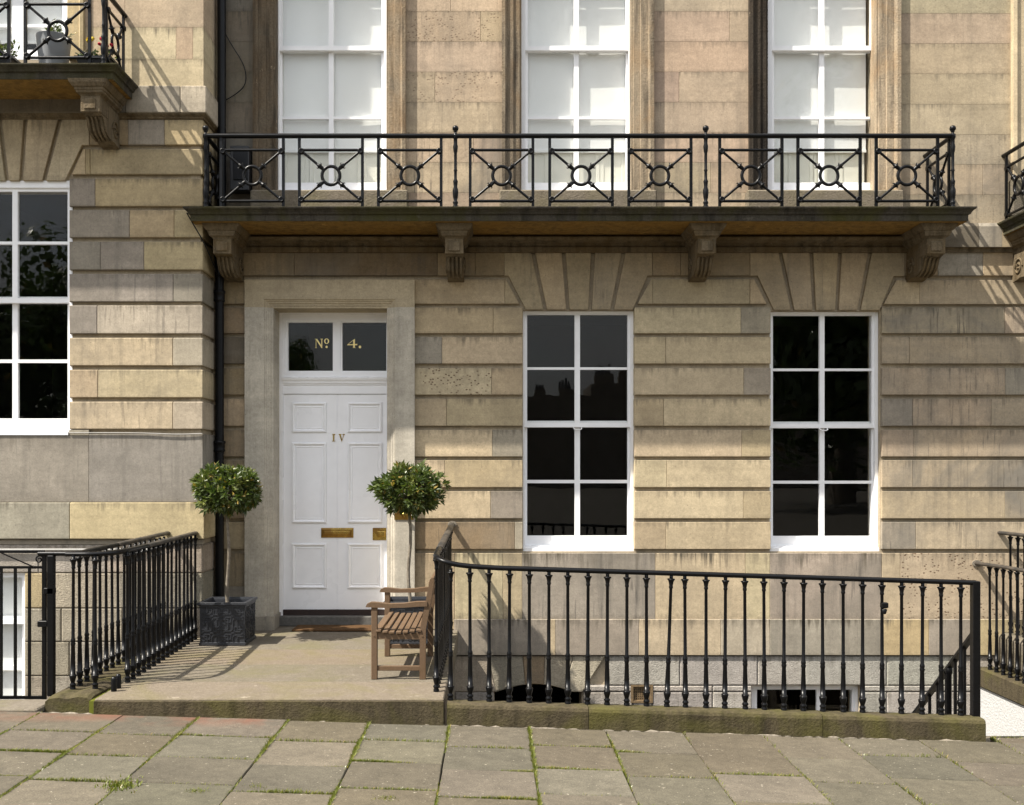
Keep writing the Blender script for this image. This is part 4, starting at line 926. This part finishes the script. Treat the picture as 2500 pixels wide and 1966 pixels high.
# area gate
g = thing('area_gate', 'plain black iron gate with diagonal brace and curled scroll', 'gate', (-3.5, -2.66, -.08))
Yg = -2.66
def gx(px): return PXX(px, Yg)
def gz(py): return PZ(py, Yg)
part('stile', MB().box(gx(104), gx(112.5), Yg-.013, Yg+.013, gz(1725), gz(1350)).mesh('stile', M_iron), g)
part('stile', MB().box(gx(-172), gx(-163), Yg-.013, Yg+.013, gz(1725), gz(1350)).mesh('stile', M_iron), g)
for y in (1347, 1385, 1702): part('rail', MB().box(gx(-172), gx(108), Yg-.010, Yg+.010, gz(y)-.010-(.004 if y == 1702 else 0), gz(y)+.008).mesh('rail', M_iron), g)
for k in range(8): 
    px = 72 - k*34.5; part('bar', MB().box(gx(px)-.0085, gx(px)+.0085, Yg-.009, Yg+.009, gz(1702), gz(1385)).mesh('bar', M_iron), g)
part('brace', MB().bar((gx(-6), Yg-.012, gz(1345)), (gx(84), Yg-.012, gz(1384)), .010, .008).mesh('brace', M_iron), g)
pts = [(gx(96) + (.030-.0011*i)*math.cos(i*.42+.2), Yg, gz(1366) + (.030-.0011*i)*math.sin(i*.42+.2)) for i in range(22)]
part('scroll', MB().tube(pts, .006, seg=6).mesh('scroll', M_iron), g)
for x, y in ((121, 1442), (106, 1522)): part('hinge', MB().bbox(gx(x-11), gx(x+13), Yg-.03, Yg+.025, gz(y+8), gz(y-7), .004).mesh('hinge', M_iron), g)
part('gate_stop', MB().bbox(gx(96), gx(116), Yg-.05, Yg+.03, gz(1732), gz(1726), .003).mesh('gate_stop', M_vent), g)
struct(part('gate_threshold', MB().bbox(-4.0, -3.09, -3.045, -2.74, -.32, Zp(-3.4)+.012, .01).mesh('gate_threshold', M_flag), None))

# ------------------------------------------------------------------ drainpipe, cables, wall box
dpipe = thing('drainpipe', 'black cast iron drainpipe in the corner between the two houses', 'pipe', (PXX(536, -.11), -.11, .0))
X = PXX(536, -.11)
for z0, z1 in ((.0, 1.83), (1.83, 3.28), (4.0, 9.0)):
    part('pipe_length', MB().lathe([(.042, z0), (.042, z1)], (X + (.02 if z0 > 3.5 else 0), -.11, 0), 14).mesh('pipe_length', M_pipe), dpipe)
    part('collar', MB().lathe([(.044, z1-.10), (.055, z1-.085), (.050, z1-.07), (.050, z1-.02), (.057, z1-.012), (.057, z1+.01), (.044, z1+.012)], (X, -.11, 0), 14).mesh('collar', M_pipe), dpipe)
part('swan_neck', MB().tube(smooth([(X, -.11, 3.26), (X, -.11, 3.5), (X-.02, -.08, 3.7), (X+.02, -.11, 4.02)], 2), .042, seg=12).mesh('swan_neck', M_pipe), dpipe)
def cable(name, label, pts, r, mat): 
    pts = smooth(pts, 3); tag(part(name, MB().tube(pts, r, seg=6).mesh(name, mat), None), label, 'cable')
cable('cable', 'thin dark cable bulging from the drainpipe across the upper wall', [P(548, 78, -.02), P(565, 110, -.03), P(598, 160, -.03), P(602, 205, -.03), P(580, 228, -.03), P(549, 246, -.02)], .005, M_pipe)
cable('cable', 'thin grey wire sagging under the lowest channel of the projecting house', [P(168, 1057, YN-.012), P(300, 1057, YN-.012), P(365, 1058, YN-.012), P(430, 1061, YN-.014), P(494, 1059, YN-.012)], .005, M_cable)
cable('cable', 'dark cable hanging from the balcony end down to the drainpipe', [P(456, 520, -.66), P(470, 545, -.58), P(500, 595, -.56), P(527, 660, -.30), P(536, 676, -.15)], .006, M_pipe)
tag(part('conduit', MB().tube([(-6.9, YN-.012, PZ(1343, YN)), (PXX(385, YN), YN-.012, PZ(1342, YN))], .011, seg=8).mesh('conduit', M_cable), None), 'pale conduit running along the foot of the projecting house', 'conduit')
bx = thing('vent_box', 'black box on the wall behind the balcony railing beside the drainpipe', 'box', (PXX(585, -.05), -.05, ZT))
part('box_body', MB().bbox(PXX(566, -.06), PXX(612, -.06), -.14, -.001, PZ(470, -.06), PZ(362, -.06), .006).mesh('box_body', M_black), bx)
part('box_lid', MB().bbox(PXX(570, -.14), PXX(604, -.14), -.155, -.1405, PZ(440, -.14), PZ(368, -.14), .004).mesh('box_lid', M_pipe), bx)

# ------------------------------------------------------------------ planters with bay trees
def planter(label, cx, cy):
    t = thing('planter', label, 'planter', (cx, cy, 0), 'lead grey cube planters'); w_, h_ = .20, .385; zz = .0015
    m = MB(); b = []
    for d, z in ((-.004, zz), (.006, zz+.004), (.006, .028), (-.002, .032), (.0, h_-.05), (.004, h_-.045), (.004, h_-.03), (.018, h_-.022), (.018, h_-.003), (.014, h_), (-.012, h_), (-.016, h_-.02), (-.018, h_-.07)):
        r = w_ + d; b.append([(cx-r, cy-r, z), (cx+r, cy-r, z), (cx+r, cy+r, z), (cx-r, cy+r, z)])
    part('planter_box', m.loft(b).mesh('planter_box', M_pot), t)
    part('soil', MB().box(cx-.185, cx+.185, cy-.185, cy+.185, h_-.09, h_-.055).mesh('soil', M_soil), t)
    # raised fretwork: interlocking squares and octagons
    segs = []
    u = .37/2
    for i in range(2):
        for j in range(2):
            ox, oz = -.185 + i*u, .04 + j*(.30/2); a, hh = u, .15
            def L(*q): 
                for p0, p1 in zip(q, q[1:]): segs.append(((ox+p0[0]*a, oz+p0[1]*hh), (ox+p1[0]*a, oz+p1[1]*hh)))
            L((.28,.0),(.28,.3),(.0,.3)); L((.72,.0),(.72,.3),(1,.3)); L((.28,1),(.28,.7),(.0,.7)); L((.72,1),(.72,.7),(1,.7))
            L((.14,.14),(.42,.14),(.42,.42),(.14,.42),(.14,.14)); L((.58,.58),(.86,.58),(.86,.86),(.58,.86),(.58,.58))
            L((.0,.5),(.14,.62),(.42,.62),(.5,.75),(.5,1)); L((1,.5),(.86,.38),(.58,.38),(.5,.25),(.5,0)); L((.42,.5),(.58,.5)); L((.0,.12),(.14,.0)); L((.86,1),(1,.88))
    for k in range(4):
        fm = MB(); ca, sa = math.cos(k*math.pi/2), math.sin(k*math.pi/2)
        for (p0, p1) in segs:
            a_ = Vector((p0[0], -.2015, p0[1])); b_ = Vector((p1[0], -.2015, p1[1]))
            rot = lambda q: (cx + q.x*ca - q.y*sa, cy + q.x*sa + q.y*ca, q.z)
            fm.bar(rot(a_), rot(b_), .0072, .010)
        part('fretwork', fm.mesh('fretwork', M_pot), t)
def bay(label, cx, cy, cz, seed, rx=.270, rz=.19):
    t = thing('bay_tree', label, 'tree', (cx, cy, .31), 'clipped bay standards'); r_ = random.Random(seed)
    tp = [(cx + .012*math.sin(i*1.1+seed), cy + .01*math.cos(i*1.4+seed), lerp(.29, cz, i/9)) for i in range(10)]
    m = MB().tube(tp, .0145, seg=8, rad=[lerp(1.15, .8, i/9) for i in range(10)])
    for k in range(14):
        a = r_.uniform(0, 6.28); q = Vector((math.cos(a)*rx*.7, math.sin(a)*rx*.7, r_.uniform(-.12, .17)))
        m.tube([(cx, cy, cz-.1), tuple(Vector((cx, cy, cz))+q*.5+Vector((0, 0, -.02))), tuple(Vector((cx, cy, cz))+q)], .007, seg=5, rad=[1, .7, .3])
    part('trunk', m.mesh('trunk', M_bark), t)
    lm = MB()
    def leaf(p, d, L, wd):
        d = d.normalized(); s = d.cross(Vector((r_.uniform(-1, 1), r_.uniform(-1, 1), r_.uniform(.2, 1.4)))).normalized(); n = s.cross(d)
        mid = p + d*L*.5; v = [p, mid + s*wd - n*wd*.35 + n*.0, mid + n*wd*.25 - n*wd*.3, mid - s*wd - n*wd*.35, p + d*L - n*L*.12]
        v[1] = mid + s*wd + n*wd*.35; v[3] = mid - s*wd + n*wd*.35; v[2] = mid
        lm.add(v, [(0, 2, 1), (0, 3, 2), (2, 4, 1), (3, 4, 2)])
    off = Vector((seed*3.1, seed*1.7, 0))
    for _ in range(430):
        z_ = r_.uniform(-1, 1); a = r_.uniform(0, 6.283); q = math.sqrt(1-z_*z_); dr = Vector((q*math.cos(a), q*math.sin(a), z_))
        lump = 1 + .26*noise.noise(dr*2.2 + off) + .20*noise.noise(dr*5.0 + off)
        k = lump * (r_.choice((1., 1., 1., 1.12))*r_.uniform(.88, 1.04) if r_.random() < .72 else r_.uniform(.45, .85))
        zz = dr.z*rz*(1.0 if dr.z > 0 else .95)
        p = Vector((cx + dr.x*rx*k, cy + dr.y*rx*k, cz + zz*k)); ax = (dr*.95 + Vector((0, 0, .30)) + Vector((r_.gauss(0, .3), r_.gauss(0, .3), r_.gauss(0, .2)))).normalized()
        sd = ax.orthogonal().normalized(); n_ = r_.randint(6, 9); ph = r_.uniform(0, 6.28)
        for i in range(n_):
            an = ph + i*2.399; u_ = (sd*math.cos(an) + ax.cross(sd)*math.sin(an))
            opn = lerp(.35, 1.25, i/n_); leaf(p - ax*.012*i/n_*2, ax*math.cos(opn) + u_*math.sin(opn), r_.uniform(.056, .082), r_.uniform(.0115, .0155))
    part('crown', lm.mesh('crown', M_leaf), t)
PLY = -.73
planter('lead grey cube planter with raised fretwork beside the iron landing railing', -2.385, PLY)
planter('lead grey cube planter with raised fretwork behind the wooden seat', -.745, PLY+.03)
bay('clipped round bay tree with bare stem left of the white door', -2.385, PLY, 1.375, 3)
bay('clipped round bay tree partly covering the brass bell plate', -.745, PLY+.03, 1.37, 8)

# doormat
dm = tag(part('doormat', MB().bbox(PXX(716, -.05), -1.06, -.135, .18, .001, .020, .004).mesh('doormat', M_mat), None), 'brown coir doormat on the landing before the white door', 'doormat')
dm.location.z = 0.0006

# ------------------------------------------------------------------ wooden garden seat
bn = thing('garden_seat', 'slatted teak garden seat with arms facing across the landing', 'garden seat', (-.68, -1.9, 0))
yn, yf_ = -2.375, -1.43
def W(m, nm): part(nm, m.mesh(nm, M_wood), bn)
for y in (yn, yf_):
    W(MB().bbox(-.893, -.849, y-.022, y+.022, .0015, .54, .003), 'leg')
    prof = [(-.535, .0015), (-.490, .0015), (-.488, .37), (-.425, .735), (-.432, .752), (-.447, .755), (-.458, .742), (-.533, .37)]
    W(MB().loft([[(x, yy, z) for x, z in prof] for yy in (y-.022, y+.022)], cap=True), 'leg')
    a = [(-.935, .540), (-.925, .562), (-.895, .575), (-.85, .573), (-.76, .562), (-.65, .566), (-.56, .578), (-.478, .580), (-.478, .545), (-.56, .542), (-.65, .535), (-.80, .533), (-.90, .537)]
    W(MB().loft([[(x, yy, z) for x, z in a] for yy in (y-.030, y+.030)], cap=True), 'armrest')
    s = [(-.850, .352), (-.80, .348), (-.70, .335), (-.60, .338), (-.532, .350), (-.532, .298), (-.850, .298)]
    W(MB().loft([[(x, yy, z) for x, z in s] for yy in (y-.014, y+.014)], cap=True), 'side_rail')
    W(MB().bbox(-.850, -.533, y-.013, y+.013, .064, .100, .003), 'stretcher')
W(MB().bbox(-.890, -.866, yn+.022, yf_-.022, .29, .35, .003), 'front_rail')
for i in range(7):
    x = -.838 + i*.0495; z = .353 - .016*math.sin(math.pi*min(1, (i+.3)/6)); tl = (-.12, -.16, -.08, 0, .06, .12, .16)[i]
    m = MB().bbox(-.019, .019, yn-.030, yf_+.030, 0, .018, .003); o = part('slat', m.mesh('slat', M_wood), bn, (x, 0, z+.003), (0, tl*.7, 0))
W(MB().bbox(-.470, -.445, yn+.02, yf_-.02, .665, .725, .004), 'top_rail'); W(MB().bbox(-.525, -.502, yn+.02, yf_-.02, .385, .42, .003), 'lower_rail')
for i in range(11):
    y = yn+.07 + i*(yf_-yn-.14)/10; W(MB().bar((-.513, y, .41), (-.458, y, .69), .035, .012, (1, 0, 0)), 'back_slat')
for y in (yn-.0225,):
    for x, z in ((-.871, .325), (-.513, .322)): W(MB().lathe([(.006, y-.001), (.005, y-.003)], (x, 0, z), 8, axis='y'), 'dowel')

# ------------------------------------------------------------------ plants on the left balcony
zb = 5.10
t = thing('plant_pot', 'tall grey ribbed plant pot behind the balcony ring', 'plant pot', (PXX(131, -.80), -.80, zb))
pr = []; n = 44
for i in range(n+1): pr.append((lerp(.108, .150, i/n) + (.0022 if i % 2 else 0), lerp(.0, .335, i/n)))
pr += [(.152, .34), (.142, .342), (.136, .29), (0.01, .29)]
part('pot', MB().lathe(pr, (PXX(131, -.80), -.80, zb), 28).mesh('pot', M_ribpot), t)
def sprigs(cx, cy, z, n, hgt, spread, seed, mat=M_leaf):
    r_ = random.Random(seed); m = MB()
    for _ in range(n):
        a = r_.uniform(0, 6.28); rr_ = r_.uniform(0, spread); x, y = cx+rr_*math.cos(a), cy+rr_*math.sin(a)*.5; h = hgt*r_.uniform(.5, 1.1)
        top = Vector((x + r_.gauss(0, spread*.5), y + r_.gauss(0, spread*.3), z+h)); m.tube([(x, y, z-.02), tuple(Vector((x, y, z)).lerp(top, .5)), tuple(top)], .003, seg=4)
        for k in range(8):
            p = Vector((x, y, z)).lerp(top, (k+1)/8); d = Vector((r_.gauss(0, 1), r_.gauss(0, 1), r_.uniform(.1, .8))).normalized(); s = d.orthogonal()*.009; L = r_.uniform(.03, .06)
            m.add([p, p+d*L*.5+s, p+d*L, p+d*L*.5-s], [(0, 1, 2, 3)])
    return m.mesh('foliage', mat)
part('foliage', sprigs(PXX(131, -.80), -.80, zb+.30, 12, .16, .09, 2), t)
t = thing('planter_trough', 'black plastic trough with yellow and red flowers on the balcony corner', 'planter', (PXX(236, -.80), -.80, zb), 'black balcony troughs')
def trough(t, x0, x1):
    m = MB(); m.loft([[(x0+e, -.90+f, zb+z), (x1-e, -.90+f, zb+z), (x1-e, -.70-f, zb+z), (x0+e, -.70-f, zb+z)] for e, f, z in ((.03, .03, .002), (.005, .005, .115), (-.012, -.012, .118), (-.012, -.012, .138), (.0, .0, .138), (.004, .004, .11))], cap=True)
    part('trough', m.mesh('trough', M_black), t)
trough(t, PXX(196, -.80), PXX(278, -.80))
part('foliage', sprigs(PXX(236, -.80), -.80, zb+.13, 16, .08, .12, 5), t)
def flower(cx, cz, mat, s, nm, seed):
    r_ = random.Random(seed); m = MB()
    for _ in range(22):
        d = Vector((r_.gauss(0, 1), r_.gauss(0, 1), r_.gauss(.3, 1))).normalized(); p = Vector((cx, -.84, cz)) + d*s*.4; a = d.orthogonal().normalized()*s*.45; b = d.cross(a)
        m.add([p-a-b*.6, p+a-b*.6, p+a*.6+b+d*s*.2, p-a*.6+b+d*s*.2], [(0, 1, 2, 3)])
    part(nm, m.mesh(nm, mat), t)
flower(PXX(217, -.84), PZ(99, -.84), M_yflower, .035, 'flower', 1); flower(PXX(226, -.84), PZ(95, -.84), M_yflower, .028, 'flower', 2)
for i, (a, b) in enumerate(((243, 108), (247, 95), (262, 112), (272, 110), (255, 113))): flower(PXX(a, -.84), PZ(b, -.84), M_rflower, .022, 'flower', 5+i)
t = thing('planter_trough', 'black plastic trough with spiky green herbs on the balcony', 'planter', (PXX(5, -.80), -.80, zb), 'black balcony troughs')
trough(t, PXX(-60, -.80), PXX(42, -.80)); part('foliage', sprigs(PXX(0, -.80), -.80, zb+.13, 22, .17, .14, 7), t)

# ------------------------------------------------------------------ across the street (seen only as reflections in the panes)
def tree_mesh(seed, n=16000):
    r_ = random.Random(seed); m = MB(); cl = [(Vector((r_.uniform(-.38, .38), r_.uniform(-.38, .38), r_.uniform(.22, .90))), r_.uniform(.14, .24)) for _ in range(34)]
    for _ in range(n):
        c, q = r_.choice(cl); d = Vector((r_.gauss(0, 1), r_.gauss(0, 1), r_.gauss(0, 1))).normalized(); p = c + d*q*r_.uniform(.6, 1.05); u_ = d.orthogonal().normalized()*.017; v_ = d.cross(u_).normalized()*.017
        a = r_.uniform(0, 6.28); u2 = u_*math.cos(a)+v_*math.sin(a); v2 = v_*math.cos(a)-u_*math.sin(a)
        m.add([p-u2, p+v2*.6, p+u2, p-v2*.6], [(0, 1, 2, 3)])
    return m.mesh('crown', M_tree), MB().tube([(0, 0, 0), (.01, 0, .3), (0, .01, .6)], .03, seg=8, rad=[1.2, .9, .5]).mesh('trunk', M_bark)
TM = [tree_mesh(1), tree_mesh(2)]
for i, (x, y, h) in enumerate(((-34, -50, 14), (-25, -46, 13.5), (-21, -52, 11.5), (-12.3, -50, 10.2), (20, -48, 22), (29, -50, 24), (40, -50, 22))):
    t = thing('tree', ('tall leafy tree at the far corner of the gardens', 'broad leafy tree in the gardens facing the projecting house', 'rounded leafy tree in the gardens facing the drainpipe', 'small leafy tree in the gardens facing the white door', 'tallest dense tree before the far terrace', 'wide dense tree between two tall garden trees', 'dense tree at the far end of the garden row')[i], 'tree', (x, y, -.3), 'garden trees across the street')
    cm, tm = TM[i % 2]; part('crown', cm, t, (x, y, -.3), (0, 0, i*1.3), (h*(.5 if i == 3 else .95), h*(.5 if i == 3 else .95), h)); part('trunk', tm, t, (x, y, -.3), None, (h, h, h))
far = thing('far_terrace', 'distant stone terrace with rows of chimney pots across the gardens', 'terrace', (10, -115, -1))
m = MB(); HT = [10.6 + .7*((k*5) % 3) for k in range(12)]
for k in range(12): x0 = -44+k*8; m.box(x0, x0+7.96, -123, -113, -1, HT[k])
part('wall', m.mesh('wall', M_farwall), far)
for k in range(24):
    zt_ = HT[k//2]; x0 = -44+k*4+((k*7) % 5)*.35; wd_ = 1.2+((k*3) % 4)*.5; h_ = 1.0+((k*5) % 4)*.3
    part('chimney', MB().box(x0, x0+wd_, -119, -117.8, zt_-.1, zt_+h_).mesh('chimney', M_farwall), far)
    m = MB()
    for q in range(3+k % 4): m.lathe([(.17, zt_+h_-.05), (.13, zt_+h_+.8+.25*((q*k) % 3))], (x0+.2+q*.36, -118.4, 0), 6)
    part('chimney_pots', m.mesh('chimney_pots', M_farroof), far)
